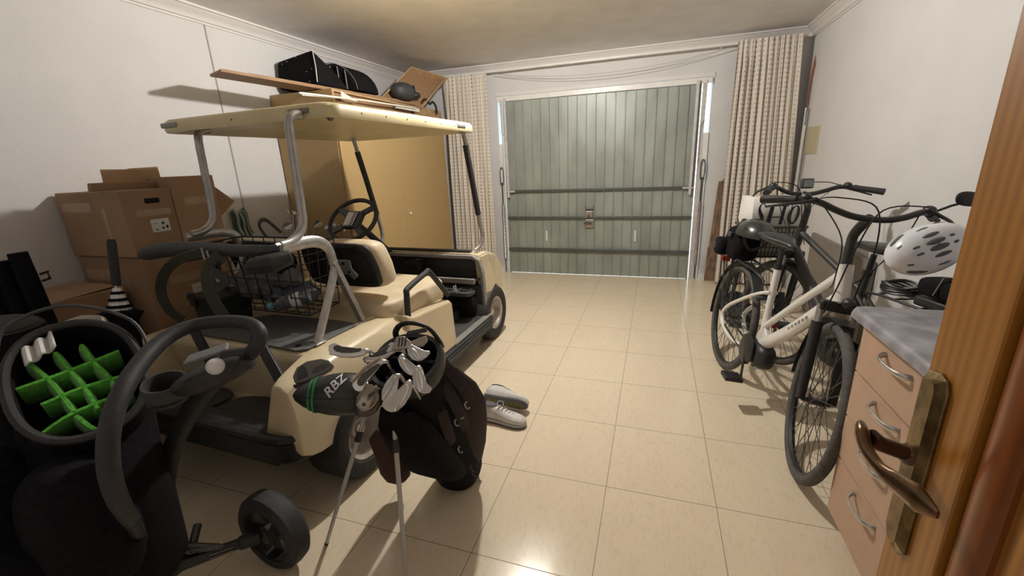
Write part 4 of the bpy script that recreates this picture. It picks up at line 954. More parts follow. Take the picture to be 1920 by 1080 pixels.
# apparel pocket bulging on the right, hanging down to the floor
def pocket(name, secs, mtl, n=22, e=.75):
    rings = []
    sg = lambda x: math.copysign(abs(x)**e, x)
    for c, a, b in secs:
        c = V(c); rings.append([at(c+a_*0) for a_ in []] or [at(c+V(a)*sg(math.cos(2*PI*i/n))+V(b)*sg(math.sin(2*PI*i/n))) for i in range(n)])
    return obj(name, MB().loft(rings), mtl, sb, angle=60)
pocket('side_pocket', [((-.725, 1.20, .735), (.03, .02, 0), (0, -.03, .02)), ((-.705, 1.22, .70), (.050, .03, 0), (-.01, -.055, .03)), ((-.700, 1.28, .60), (.070, .04, 0), (-.02, -.070, .02)), ((-.700, 1.33, .48), (.082, .045, 0), (-.02, -.080, 0)), ((-.715, 1.37, .35), (.078, .045, 0), (-.02, -.085, 0)), ((-.735, 1.40, .22), (.072, .045, 0), (-.02, -.080, 0)), ((-.745, 1.42, .13), (.060, .04, 0), (-.015, -.06, 0)), ((-.750, 1.43, .085), (.03, .025, 0), (-.01, -.03, 0))], 'brown_fab')
pocket('belly_pocket', [((-.79, 1.07, .62), (.06, 0, 0), (0, -.03, .01)), ((-.79, 1.10, .54), (.095, 0, 0), (0, -.06, 0)), ((-.79, 1.17, .40), (.11, 0, 0), (0, -.075, 0)), ((-.79, 1.26, .26), (.11, 0, 0), (0, -.08, 0)), ((-.79, 1.34, .16), (.095, 0, 0), (0, -.06, 0)), ((-.79, 1.38, .12), (.05, 0, 0), (0, -.03, 0))], 'black_fab')
pocket('hip_pocket', [((-.92, 1.16, .46), (.03, 0, 0), (0, -.03, .01)), ((-.955, 1.19, .40), (.05, .01, 0), (0, -.045, 0)), ((-.975, 1.24, .29), (.055, .01, 0), (0, -.05, 0)), ((-.995, 1.28, .17), (.055, .01, 0), (0, -.05, 0)), ((-1.0, 1.30, .11), (.045, .01, 0), (0, -.04, 0)), ((-1.0, 1.31, .08), (.02, .01, 0), (0, -.02, 0))], 'redbrown')
# folds, straps, buckles
for k, (a, b) in enumerate((((-.690, 1.16, .74), (-.640, 1.27, .44)), ((-.670, 1.19, .745), (-.615, 1.29, .54)), ((-.71, 1.14, .70), (-.69, 1.24, .38)))):
    a, b = V(a), V(b); m_ = lerp(a, b, .5)+V((.02, -.015, .01))
    obj('shoulder_strap', MB().tube([at(a), at(m_), at(b)], (.022, .005), 6, sm=6, up=(.8, -.5, .3)), 'brown_fab', sb)
for p in ((-.635, 1.235, .520), (-.655, 1.235, .485), (-.675, 1.28, .33), (-.615, 1.25, .555)):
    p = V(p); mb = MB().tube([at(p+V((.010*math.cos(a), -.004, .014*math.sin(a)))) for a in [PI*(.55+1.25*i/10) for i in range(11)]], .003, 6)
    obj('zip_pull', mb, 'rim_cream', sb)
sg_ = MB().tube([at(V((-.665+.012*math.sin(i*1.7), 1.315, .235-.0065*i+.008*math.cos(i*2.1)))+V((.0035*i, 0, 0))) for i in range(14)], .0009, 4, sm=4)
obj('signature', sg_, 'grey_fab', sb)
# legs
for top, foot, lab in (((-.945, 1.10, .565), (-1.151, 1.005, .004), 'left'), ((-.80, 1.06, .60), (-.735, .915, .004), 'right')):
    top, foot = V(top), V(foot)
    l_ = obj('leg', MB().tube([at(top), at(lerp(top, foot, .22)), at(foot)], [.009, .0085, .007], 10), 'leg_white', sb)
    obj('leg_joint', MB().tube([at(lerp(top, foot, .13)), at(lerp(top, foot, .20))], .0125, 10), 'black_pl', l_)
    obj('foot_tip', MB().tube([at(lerp(top, foot, .985)), at(foot)], .0082, 10), 'black_soft', l_)
    obj('leg_clamp', MB().tube([at(lerp(top, foot, .0)), at(lerp(top, foot, -.08))], .016, 10), 'black_pl', l_)

# ------------------------------------------------------------------ white golf shoes
def shoe(name, mtx, label, sole='sole_grey'):
    s_ = thing(name, label, 'shoe', mtx=mtx, group='pair of white golf shoes')
    secs = [(-.135, .020, .030, .055), (-.125, .031, .008, .082), (-.09, .036, .006, .094), (-.045, .036, .006, .090), (0, .037, .006, .076), (.045, .043, .006, .062), (.09, .045, .006, .052), (.12, .038, .007, .045), (.14, .024, .010, .036), (.147, .008, .016, .026)]
    rings = []
    for x, hw, z0, z1 in secs:
        hh = (z1-z0)/2; rings.append([V((x, hw*math.copysign(abs(math.cos(a))**.8, math.cos(a))*(1 if math.sin(a) < 0 else (1-.28*math.sin(a))), z0+.012+hh+hh*math.copysign(abs(math.sin(a))**.8, math.sin(a)))) for a in [2*PI*i/22 for i in range(22)]])
    obj('upper', MB().loft(rings), 'shoe', s_, angle=70)
    rings = [[V((x, (hw+.003)*math.copysign(abs(math.cos(a))**.6, math.cos(a)), .010+.011*math.sin(a)+(z0-.006)*.6)) for a in [2*PI*i/18 for i in range(18)]] for x, hw, z0, z1 in secs]
    so = obj('sole', MB().loft(rings), sole, s_, angle=50)
    obj('midsole', MB().loft([[V((p.x*1.005, p.y*1.03, .017+(p.z-.010)*.5)) for p in r] for r in rings]), 'white_pl', s_, angle=50)
    mb = MB()
    for x in (-.09, -.06, .02, .05, .08, .11): mb.prism([(-.010, -.02), (.010, -.02), (.010, .02), (-.010, .02)], (x, 0, -.002), (1, 0, 0), (0, 1, 0), (0, 0, 1), .003)
    obj('tread', mb, 'sole_olive', so, smooth=False)
    obj('opening', MB().ell((-.075, 0, .1005), .050, .024, .008, 20, 8), 'grey_fab', s_)
    mb = MB()
    for i in range(5):
        x = -.015+.020*i; z = .092-.0075*i
        mb.tube([(x, -.022, z-.008), (x+.006, 0, z+.006), (x+.012, .022, z-.008)], .0028, 6, sm=3)
        mb.tube([(x+.012, -.022, z-.012), (x+.006, 0, z+.004), (x, .022, z-.006)], .0026, 6, sm=3)
    mb.tube([(-.02, 0, .097), (-.035, .03, .105), (-.01, .045, .10), (.005, .02, .095)], .0022, 6, sm=4)
    obj('lace', mb, 'lace', s_)
    return s_
shoe('golf_shoe', Matrix.Translation((-.758, 1.955, .0)) @ Rz(-6), 'white golf shoe standing upright beside the black bag')
shoe('golf_shoe', Matrix.Translation((-.785, 2.075, .046)) @ Rz(-6) @ Matrix.Rotation(math.radians(-66), 4, 'X'), 'white golf shoe tipped on its side showing its grey and olive sole')

# ------------------------------------------------------------------ white city e-bike and dark e-bike
def bike_matrix(x, y, dx, dy, lean):
    d = V((dx, dy, 0)).normalized(); n = V((-d.y, d.x, 0)); u = V((0, 0, 1)); th = math.radians(lean)
    Y_ = n*math.cos(th)-u*math.sin(th); Z_ = u*math.cos(th)+n*math.sin(th)
    return Matrix(((d.x, Y_.x, Z_.x, x), (d.y, Y_.y, Z_.y, y), (d.z, Y_.z, Z_.z, 0), (0, 0, 0, 1)))
def bike_wheel(root, c, R, steer=0.0, fenders=False, mtl='bike_tyre', discs=True):
    c = V(c); ax = V((-math.sin(steer), math.cos(steer), 0)); fx = V((math.cos(steer), math.sin(steer), 0)); uz = V((0, 0, 1))
    def ring(r, n=56): return [c+fx*r*math.cos(2*PI*i/n)+uz*r*math.sin(2*PI*i/n) for i in range(n)]
    t = obj('tyre', MB().tube(ring(R-.021), .0215, 12, closed=True), mtl, root)
    obj('rim', MB().lathe([(R-.047, -.012), (R-.036, -.013), (R-.034, .0), (R-.036, .013), (R-.047, .012), (R-.052, 0)], c, ax, 56), 'black_pl', t, angle=30)
    mb = MB()
    for i in range(32):
        a = 2*PI*i/32; s = 1 if i % 2 else -1; b = a+(.9 if (i//2) % 2 else -.9)
        mb.tube([c+ax*.028*s+(fx*math.cos(b)+uz*math.sin(b))*.024, c+(fx*math.cos(a)+uz*math.sin(a))*(R-.046)], .0013, 4, cap=False)
    obj('spokes', mb, 'door_rail', t)
    obj('hub', MB().lathe([(.001, -.055), (.010, -.053), (.010, -.034), (.028, -.032), (.028, -.026), (.016, -.022), (.016, .022), (.028, .026), (.028, .032), (.010, .034), (.010, .053), (.001, .055)], c, ax, 20, closed=False), 'dkmetal', t)
    return t
def make_bike(o, fm, steer=0.0, white=True):
    """local: x forward from the rear contact, y left, z up"""
    RH, FH = V((0, 0, .355)), V((1.06, 0, .358))
    R = .352
    bike_wheel(o, RH, R); 
    st = math.radians(steer)
    bike_wheel(o, FH, R, st)
    bb = V((.455, 0, .315)); sttop = V((.405, 0, .80)); ht, hb = V((.955, 0, .945)), V((.998, 0, .795))
    fr = MB()
    fr.tube([bb+V((.005, 0, .04)), sttop], .0185, 14)
    obj('seat_tube', fr, fm, o)
    obj('head_tube', MB().tube([hb, ht], [.029, .027], 18), fm, o)
    obj('down_tube', MB().tube([hb+V((-.005, 0, .025)), V((.72, 0, .555)), bb+V((.02, 0, .045))], [(.024, .030), (.026, .034), (.028, .038)], 14, sm=4, up=(0, 0, 1)), fm, o)
    if white:
        obj('top_tube', MB().tube([ht+V((0, 0, -.035)), V((.70, 0, .69)), V((.44, 0, .455))], [(.017, .020), (.016, .018), (.016, .018)], 12, sm=4, up=(0, 0, 1)), fm, o)
        obj('tube_bridge', MB().prism([(.43, .41), (.52, .36), (.56, .40), (.47, .47)], (0, -.010, 0), (1, 0, 0), (0, 0, 1), (0, 1, 0), .02), fm, o, bevel=.004)
        mk_ = MB()
        for k in range(6):
            c_ = V((.735+.022*k, -.0262, .567+.0195*k)); mk_.obox(c_, (.006, 0, .0052), (0, .0008, 0), (-.003, 0, .0038+.0015*(k % 2)))
        obj('frame_marking', mk_, 'alu_paint', o, smooth=False)
        for s in (-1, 1):
            obj('stay_loop', MB().tube([(.43, s*.015, .66), (.36, s*.045, .625), (.24, s*.062, .555), (.07, s*.066, .455), (.005, s*.066, .395), (.0, s*.066, .345), (.05, s*.066, .310), (.16, s*.064, .285), (.30, s*.060, .290), (.42, s*.03, .31)], [.010, .010, .011, .012, .014, .015, .014, .013, .012, .012], 10, sm=4), fm, o)
    else:
        obj('top_tube', MB().tube([ht+V((0, 0, -.03)), V((.41, 0, .70))], .018, 12), fm, o)
        for s in (-1, 1):
            obj('stay_loop', MB().tube([(.41, s*.02, .68), (.0, s*.06, .36), (.42, s*.03, .31)], .009, 10), fm, o)
    # motor, battery, cranks
    m_ = obj('motor', MB().ell((.50, 0, .315), .095, .055, .070, 26, 14, .7), 'black_pl', o, angle=60)
    obj('chain_guard', MB().lathe([(.001, -.078), (.075, -.074), (.088, -.066), (.088, -.058), (.001, -.056)], (.45, 0, .318), (0, 1, 0), 32, closed=False), 'black_pl', o)
    obj('chain_case', MB().tube([(.45, -.066, .36), (.0, -.066, .385), (-.02, -.066, .345), (.0, -.066, .32), (.45, -.066, .28)], .006, 6), 'black_soft', o)
    for s, ang in ((-1, -65), (1, 115)):
        a = math.radians(ang); c0 = V((.455, s*.070, .315)); c1 = c0+V((.165*math.cos(a), s*.012, .165*math.sin(a)))
        obj('crank', MB().tube([c0, c1], (.007, .012), 8, up=(0, 0, 1)), 'black_pl', o)
        pd = obj('pedal', MB().box(c1.x-.045, c1.x+.045, min(c1.y, c1.y+s*.095), max(c1.y, c1.y+s*.095), c1.z-.012, c1.z+.012), 'black_pl', o, bevel=.004)
    # saddle
    obj('seat_post', MB().tube([sttop-(sttop-bb).normalized()*.03, V((.392, 0, .895))], .0135, 12), 'black_pl', o)
    obj('seat_clamp', MB().tube([sttop-V((0, 0, .012)), sttop+V((0, 0, .015))], .023, 14), 'black_pl', o)
    secs = [(.215, .055, .945, .02), (.24, .085, .950, .035), (.30, .092, .948, .040), (.36, .070, .942, .038), (.42, .042, .938, .034), (.47, .026, .936, .030), (.505, .018, .930, .024), (.515, .006, .926, .012)]
    mb = MB().loft([[V((x, hw*math.cos(a), z+h*(.45 if math.sin(a) > 0 else 1.0)*math.sin(a))) for a in [2*PI*i/20 for i in range(20)]] for x, hw, z, h in secs])
    obj('saddle', mb, 'leather', o)
    # fork
    R3 = Matrix.Rotation(st, 3, 'Z')
    def S(p):      # steer about the head axis foot point
        p = V(p); c0 = V((1.0, 0, 0)); q = R3 @ (p-c0); return q+c0 if True else p
    ax = V((-math.sin(st), math.cos(st), 0)); fx = V((math.cos(st), math.sin(st), 0))
    hub = FH
    crown = V((.985, 0, .770))
    obj('fork_crown', MB().obox(crown+V((0, 0, 0)), ax*.062, fx*.022, V((0, 0, .022))), 'black_pl', o, bevel=.010, seg=3)
    for s in (-1, 1):
        k0 = crown+ax*.055*s; k1 = hub+ax*.058*s
        obj('fork_stanchion', MB().tube([k0, lerp(k0, k1, .22)], .014, 12), 'satin', o)
        obj('fork_leg', MB().tube([lerp(k0, k1, .18), lerp(k0, k1, .6), k1], [.022, .021, .017], 14), 'black_soft', o)
    # fenders
    def fend(c, a0, a1, name):
        mb = MB(); fx_, ax_ = (fx, ax) if c.x > .5 else (V((1, 0, 0)), V((0, 1, 0)))
        rings = []
        for i in range(25):
            a = math.radians(a0+(a1-a0)*i/24); dr = fx_*math.cos(a)+V((0, 0, math.sin(a)))
            rings.append([c+dr*(R+.016+.006*math.cos(b)+dd)+ax_*(.030*math.sin(b)) for dd, b in ((0, -1.3), (0, -.6), (0, 0), (0, .6), (0, 1.3), (-.003, 1.3), (-.003, .6), (-.003, 0), (-.003, -.6), (-.003, -1.3))])
        mb.loft(rings); return obj(name, mb, 'black_pl', o)
    fend(RH, 40, 195, 'mudguard'); fend(FH, 82, 185, 'mudguard')
    for s in (-1, 1):
        obj('mudguard_stay', MB().tube([RH+V((-.01, s*.062, 0)), RH+V((-.36*.9, s*.030, .36*.35))], .0025, 6), 'wire', o)
    # stem and handlebar
    stt = V((.930, 0, 1.085)); 
    obj('stem', MB().tube([ht-V((0, 0, .01)), V((.945, 0, 1.00)), V((.935, 0, 1.06)), V((.96, 0, 1.105)), V((1.0, 0, 1.146))], [.021, .019, .018, .019, .018], 14, sm=5), 'black_pl', o)
    def H(p):
        p = V(p); c0 = V((.95, 0, 0)); return Matrix.Rotation(st*.12, 3, 'Z') @ (p-c0)+c0
    bp = [(.85, -.315, 1.172), (.905, -.260, 1.182), (.965, -.190, 1.185), (.992, -.12, 1.160), (1.0, -.05, 1.143), (1.0, .05, 1.143), (.992, .12, 1.160), (.965, .190, 1.185), (.905, .260, 1.182), (.85, .315, 1.172)]
    obj('handlebar', MB().tube([H(p) for p in bp], .0125, 12, sm=6), 'black_pl', o)
    for s in (-1, 1):
        g0, g1 = H((.925, s*.242, 1.183)), H((.815, s*.335, 1.164))
        obj('grip', MB().tube([g0, lerp(g0, g1, .2), g1], [.017, .0155, .0185], 14), 'black_soft', o)
        obj('brake_lever', MB().tube([H((.985, s*.20, 1.195)), H((.995, s*.235, 1.180)), H((.965, s*.30, 1.160)), H((.915, s*.35, 1.140))], [.008, .007, .006, .005], 8, sm=4), 'black_pl', o)
        obj('lever_clamp', MB().ell(H((.950, s*.222, 1.196)), .026, .020, .018, 14, 8), 'black_pl', o)
    # cables
    cbl = MB()
    cbl.tube([H((.985, -.20, 1.195)), H((1.04, -.15, 1.21)), H((1.05, -.02, 1.19)), (1.04, .03, 1.05), (1.01, .04, .90), (.99, .05, .80)], .0028, 6, sm=6)
    cbl.tube([H((.985, .20, 1.195)), H((1.06, .14, 1.21)), H((1.06, .0, 1.18)), (1.06, -.05, 1.02), (1.03, -.05, .86), (1.0, -.05, .74)], .0028, 6, sm=6)
    cbl.tube([H((.975, .18, 1.190)), H((1.04, .12, 1.10)), (1.05, .06, .98), (.98, .04, .88), (.93, .02, .86)], .0025, 6, sm=6)
    cbl.tube([H((.975, -.18, 1.190)), H((1.05, -.10, 1.06)), (1.03, -.07, .90), (.96, -.035, .84)], .0025, 6, sm=6)
    obj('cables', cbl, 'wire', o)
    # rack
    rk = MB()
    for s in (-1, 1):
        rk.tube([(.36, s*.03, .70), (.24, s*.055, .735), (-.32, s*.055, .735), (-.36, s*.02, .735), (-.36, 0, .735)], .006, 8, sm=3)
        rk.tube([(-.0, s*.075, .375), (-.03, s*.072, .55), (-.10, s*.060, .732)], .005, 8); rk.tube([(-.0, s*.075, .375), (-.16, s*.070, .60), (-.28, s*.058, .732)], .005, 8)
    for x in (-.25, -.1, .05, .18): rk.tube([(x, -.055, .735), (x, .055, .735)], .004, 6)
    obj('rack', rk, 'black_pl', o)
    obj('kickstand', MB().tube([(.10, .07, .33), (.06, .13, .17), (.04, .19, .045)], .009, 10), 'black_pl', o)
    obj('rear_reflector', MB().box(-.395, -.380, -.03, .03, .65, .69), 'red', o, bevel=.004)
    return o

# the white bike leans on its side stand, facing the room's door
WB_M = bike_matrix(.486, 2.978, .158, -.987, 8)
wbk = thing('city_bicycle', 'white low-step electric city bicycle leaning on its stand, front wheel next to the drawer cabinet', 'bicycle', mtx=WB_M)
make_bike(wbk, 'white_bike', steer=-15)
# front details: lamp, brake arches
obj('head_lamp', MB().ell((1.035, .01, .80), .030, .024, .024, 18, 10), 'black_pl', wbk)
mr = obj('mirror_arm', MB().tube([(.88, .29, 1.185), (.89, .34, 1.220), (.895, .37, 1.235)], .005, 8), 'black_pl', wbk)
obj('mirror', MB().ell((.895, .385, 1.252), (.012, 0, .004), (0, .045, .0), (0, -.004, .028), 22, 12, .8), 'black_pl', mr)
obj('mirror_glass', MB().ell((.888, .385, 1.252), (.006, 0, .004), (0, .040, .0), (0, -.004, .024), 22, 12, .8), 'glass_scr', mr)
obj('lock', MB().tube([(.40, .05, .66), (.42, .055, .60), (.43, .05, .54)], .022, 10, sm=3).tube([(.37, -.045, .60), (.40, .0, .62), (.43, .05, .61)], .016, 10, sm=3), 'black_soft', wbk)
obj('reflector', MB().box(.475, .482, .02, .045, .47, .53), 'red', wbk, bevel=.003)

# the dark bike faces the garage door, closer to the wall
DB_M = bike_matrix(1.12, 2.10, -.30, .954, -2)
dbk = thing('city_bicycle', 'dark grey electric bicycle facing the garage door between the white bicycle and the wall', 'bicycle', mtx=DB_M)
make_bike(dbk, 'dark_bike', steer=6, white=False)
dsp = obj('display', MB().obox((.985, 0, 1.205), (.004, 0, .028), (0, .036, 0), (-.014, 0, .003)), 'grey_pl', dbk, bevel=.006)
obj('display_screen', MB().obox((.969, 0, 1.207), (.003, 0, .021), (0, .028, 0), (-.001, 0, 0)), 'glass_scr', dsp)
# front basket of dark bike
fb = MB()
fx0, fx1, fy0, fy1, fz0, fz1 = 1.10, 1.34, -.13, .21, .72, .925
def rr_(z, i): return [(fx0+i, fy0+i, z), (fx1-i, fy0+i, z), (fx1-i, fy1-i, z), (fx0+i, fy1-i, z)]
fb.tube(rr_(fz1, 0), .009, 6, closed=True)
for k in range(6): fb.tube(rr_(fz0+(fz1-fz0)*k/6, .03*(1-k/6)), .0025, 4, closed=True)
for i in range(12):
    y = fy0+.03+(fy1-fy0-.06)*i/11
    for x in (fx0, fx1): fb.tube([(x, y, fz1), (x+(.03 if x == fx0 else -.03), y, fz0)], .0025, 4)
for i in range(8):
    x = fx0+.03+(fx1-fx0-.06)*i/7
    for y in (fy0, fy1): fb.tube([(x, y, fz1), (x, y+(.03 if y < 0 else -.03), fz0)], .0025, 4)
obj('front_basket', fb, 'hose', dbk)
obj('basket_base', MB().box(fx0+.03, fx1-.03, fy0+.03, fy1-.03, fz0-.003, fz0+.003), 'black_pl', dbk)
# battery and bags on the rack of the dark bike
obj('rack_battery', MB().obox((-.10, 0, .765), (.19, 0, 0), (0, .050, 0), (0, 0, .022)), 'black_pl', dbk, bevel=.012, seg=3)
obj('rack_clip', MB().tube([(-.36, -.04, .80), (.05, -.04, .815), (.10, 0, .815), (.05, .04, .815), (-.36, .04, .80)], .005, 6, sm=4), 'black_pl', dbk)
rb1 = thing('tool_bag', 'small black saddle bag strapped to the rack of the dark bicycle behind the worktop', 'bag', mtx=DB_M @ Matrix.Translation((-.08, 0, .835)))
obj('bag_body', MB().ell((0, 0, 0), .175, .075, .043, 30, 16, .55), 'black_fab', rb1, angle=60)
obj('strap', MB().tube([(.05, -.078, -.02), (.05, -.06, .045), (.05, .06, .045), (.05, .078, -.02)], (.012, .003), 4, up=(1, 0, 0)), 'grey_pl', rb1)
rb2 = thing('cable_bundle', 'black coiled cable lying on the rear rack of the dark bicycle', 'cable', mtx=DB_M @ Matrix.Translation((.20, 0, .765)))
mb = MB()
for k in range(5): mb.tube([(.09*math.cos(a)*(1-.04*k), .06*math.sin(a)*(1+.05*k), .008*k+.006*math.sin(3*a+k)) for a in [2*PI*i/24 for i in range(24)]], .006, 6, closed=True)
obj('coil', mb, 'black_pl', rb2)
# paper bag in the basket
pbM = DB_M @ Matrix.Translation((1.22, .05, .725)) @ Rz(180)
pb = thing('paper_bag', 'white shopping bag with tall black serif letters in the bicycle basket', 'shopping bag', mtx=pbM)
def bagr(z, hx, hy, dx=0): return [V((hx*x+dx+.002*math.sin(7*y+9*z), hy*y, z)) for x, y in ((-1, -1), (-1, -.5), (-1, 0), (-1, .5), (-1, 1), (0, 1), (1, 1), (1, .5), (1, 0), (1, -.5), (1, -1), (0, -1))]
obj('bag_body', MB().loft([bagr(0, .07, .13), bagr(.20, .085, .155), bagr(.24, .088, .165), bagr(.39, .075, .16, -.01)], cap=False), 'bag_white', pb, solid=.002)
obj('crumpled_paper', MB().ell((0, -.03, .36), .06, .10, .045, 18, 10), 'kraft', pb)
lt = MB(); X_ = .0915
def fl(pts, ws, sm=6): lt.tube([(X_, y, z) for y, z in pts], [(w_, .0012) for w_ in ws], 4, sm=sm, up=(1, 0, 0))
fl([(-.088, .325), (-.100, .345), (-.118, .345), (-.128, .320), (-.120, .290), (-.106, .265), (-.102, .235), (-.115, .215), (-.132, .222)], [.005, .003, .003, .006, .010, .011, .007, .003, .003])
lt.prism([(-.076, .205), (-.050, .205), (-.034, .330), (-.060, .330)], (X_, 0, 0), (0, 1, 0), (0, 0, 1), (1, 0, 0), .0015)
lt.prism([(-.072, .330), (-.026, .330), (-.026, .337), (-.072, .337)], (X_, 0, 0), (0, 1, 0), (0, 0, 1), (1, 0, 0), .0015)
lt.prism([(-.046, .258), (.020, .258), (.020, .265), (-.046, .265)], (X_, 0, 0), (0, 1, 0), (0, 0, 1), (1, 0, 0), .0015)
lt.prism([(.008, .215), (.028, .215), (.042, .330), (.022, .330)], (X_, 0, 0), (0, 1, 0), (0, 0, 1), (1, 0, 0), .0015)
lt.prism([(.010, .330), (.054, .330), (.054, .337), (.010, .337)], (X_, 0, 0), (0, 1, 0), (0, 0, 1), (1, 0, 0), .0015)
fl([(.115, .335), (.090, .325), (.072, .285), (.074, .240), (.092, .220), (.112, .235), (.124, .275), (.122, .315), (.112, .335)], [.003, .005, .011, .011, .005, .006, .009, .008, .003])
obj('lettering', lt, 'ink', pb, smooth=False)
# dark helmet and pannier on the rear of the white bike
hk = thing('bicycle_helmet', 'black bicycle helmet resting behind the saddle of the white bicycle', 'helmet', mtx=WB_M @ Matrix.Translation((.02, -.01, .90)))
def helmet(par, sh, L=.145, Wd=.105, H_=.105, vents=True, vm='hole'):
    mb = MB(); n, m = 30, 12; rings = []
    for j in range(m+1):
        ph = (PI/2)*(j/m); rr = math.cos(ph)**.75 if j < m else .02
        rings.append([V((L*rr*math.cos(a)*(1.0 if math.cos(a) < 0 else 1.06), Wd*rr*math.sin(a), H_*math.sin(ph)**.95)) for a in [2*PI*i/n for i in range(n)]])
    inner = [[V((p.x*.86, p.y*.84, p.z*.84)) for p in r] for r in rings[::-1]]
    mb.loft(rings+inner, cap=True); obj('shell', mb, sh, par)
    if vents:
        for yy in (-Wd*.72, -Wd*.42, -Wd*.13, Wd*.13, Wd*.42, Wd*.72):
            for xx in (-L*.58, -L*.02, L*.52):
                r2 = (xx/L)**2+(yy/Wd)**2
                if r2 > .86: continue
                z = H_*math.sqrt(1-r2)
                nrm = V((xx/L**2, yy/Wd**2, z/H_**2)).normalized(); t = V((1, 0, 0)); t = (t-nrm*t.dot(nrm)).normalized(); b = nrm.cross(t)
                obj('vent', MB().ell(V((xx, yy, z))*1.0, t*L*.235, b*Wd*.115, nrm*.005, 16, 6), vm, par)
    obj('chin_strap', MB().tube([(.05, -Wd*.8, .01), (.03, -.05, -.05), (.0, 0, -.085), (.03, .05, -.05), (.05, Wd*.8, .01)], (.008, .002), 4, sm=5, up=(1, 0, 0)), 'black_soft', par)
helmet(hk, 'helmet_k')
pn = thing('pannier_bag', 'black buckled bag clipped on the rear rack of the white bicycle', 'bag', mtx=WB_M @ Matrix.Translation((-.12, -.02, .77)))
obj('bag_body', MB().ell((0, 0, .06), .12, .09, .11, 26, 16, .6), 'black_fab', pn, angle=60)
obj('side_pocket', MB().ell((-.06, -.10, .02), .06, .04, .06, 20, 12, .6), 'black_fab', pn)
obj('buckle', MB().box(-.10, -.04, -.15, -.135, .00, .04), 'grey_pl', pn, bevel=.004)
obj('buckle', MB().box(.0, .06, -.105, -.09, .10, .13), 'grey_pl', pn, bevel=.004)
obj('carry_strap', MB().tube([(-.10, 0, .15), (-.06, -.01, .20), (.04, -.01, .20), (.09, 0, .15)], (.014, .004), 6, sm=5, up=(0, 1, 0)), 'black_soft', pn)
# white helmet hanging from the left grip of the white bike
wh_M = Matrix.Translation((.915, 1.86, 1.042)) @ Matrix.Rotation(math.radians(10), 4, 'Z') @ Matrix.Rotation(math.radians(-24), 4, 'Y') @ Matrix.Rotation(math.radians(62), 4, 'X')
wh = thing('bicycle_helmet', 'white vented bicycle helmet hanging from the handlebar above the worktop', 'helmet', mtx=wh_M)
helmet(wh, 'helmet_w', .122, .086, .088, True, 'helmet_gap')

sp0, sp1 = V((.915, 1.86, 1.10)), WB_M @ V((.93, .285, 1.165))
iv = wh_M.inverted()
obj('hanging_strap', MB().tube([iv @ sp0, iv @ (lerp(sp0, sp1, .6)+V((0, 0, -.01))), iv @ sp1], (.007, .002), 4, sm=4), 'black_soft', wh)

# folded black golf trolley behind the white bike
ft = thing('folded_trolley', 'folded black push trolley standing by the right curtain behind the white bicycle', 'golf trolley', (.68, 3.86, 0))
obj('main_tube', MB().tube([(-.02, 0, .16), (.02, 0, .55), (.04, 0, .86)], .016, 10), 'black_pl', ft)
obj('second_tube', MB().tube([(-.08, .03, .14), (.0, .04, .50), (.06, .04, .82)], .014, 10), 'black_pl', ft)
obj('hinge_block', MB().box(-.02, .08, -.04, .06, .74, .82), 'black_pl', ft, bevel=.012)
obj('hinge_block', MB().box(-.05, .03, -.04, .06, .62, .70), 'black_pl', ft, bevel=.012)
obj('hook_arm', MB().tube([(-.03, -.02, .70), (-.08, -.03, .72), (-.10, -.03, .68), (-.07, -.03, .65), (-.09, -.03, .62), (-.05, -.03, .60)], .010, 8, sm=5), 'grey_pl', ft)
obj('leg', MB().tube([(-.02, 0, .60), (-.10, -.04, .12)], .009, 8), 'black_pl', ft); obj('leg', MB().tube([(.0, 0, .60), (-.03, -.06, .12)], .009, 8), 'black_pl', ft)
for x, y in ((.03, -.14), (.03, .10)):
    w_ = obj('wheel', MB().lathe([(.085, -.018), (.118, -.018), (.122, 0), (.118, .018), (.085, .018)], (x, y, .123), (.15, 1, 0), 28), 'rubber', ft)
    obj('wheel_disc', MB().lathe([(.001, -.008), (.088, -.010), (.088, .010), (.001, .008)], (x, y, .123), (.15, 1, 0), 24, closed=False), 'grey_pl', w_)
obj('axle', MB().tube([(.03, -.14, .123), (.03, .10, .123)], .008, 8), 'black_pl', ft)
# grey-brown board panel behind bikes on right wall
tag(obj('low_panel', MB().box(1.325, 1.352, 3.2, 4.35, .02, .70), 'grey_brown', smooth=False, bevel=.003), 'low brown board standing against the right wall behind the dark bicycle', 'board')

# ------------------------------------------------------------------ drawer cabinet and worktop
CX, CY0, CY1 = .675, .95, 1.600
cbm = thing('drawer_cabinet', 'beige pink cabinet with four drawers beside the pine door', 'cabinet', (CX, CY0, 0))
D_ = CY1-CY0
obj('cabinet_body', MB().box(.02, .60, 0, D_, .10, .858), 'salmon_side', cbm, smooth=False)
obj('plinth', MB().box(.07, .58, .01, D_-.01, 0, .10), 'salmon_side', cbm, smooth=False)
zs = [(.105, .335), (.341, .500), (.506, .672), (.678, .855)]
for (z0, z1), hz in zip(zs, (.268, .440, .606, .768)):
    dr = obj('drawer', MB().box(0, .019, .002, D_-.002, z0, z1), 'salmon', cbm, smooth=False, bevel=.0015)
    y0, y1 = D_-.135-.155, D_-.135
    y0, y1 = .350, .480
    z0_ = hz+.035
    obj('drawer_handle', MB().tube([(.0, y1+.006, z0_+.004), (-.012, y1+.002, z0_+.002), (-.028, y1-.02, z0_), (-.032, (y0+y1)/2, z0_), (-.028, y0+.02, z0_), (-.014, y0, z0_), (.0, y0-.004, z0_)], [(.009, .009), (.006, .009), (.004, .007), (.004, .006), (.004, .007), (.006, .009), (.009, .009)], 10, sm=4, up=(0, 0, 1)), 'satin', dr)
top = MB()
pr = [(.0, 0), (.0, .012), (.006, .026), (.016, .034), (.03, .036), (.69, .036), (.69, 0)]
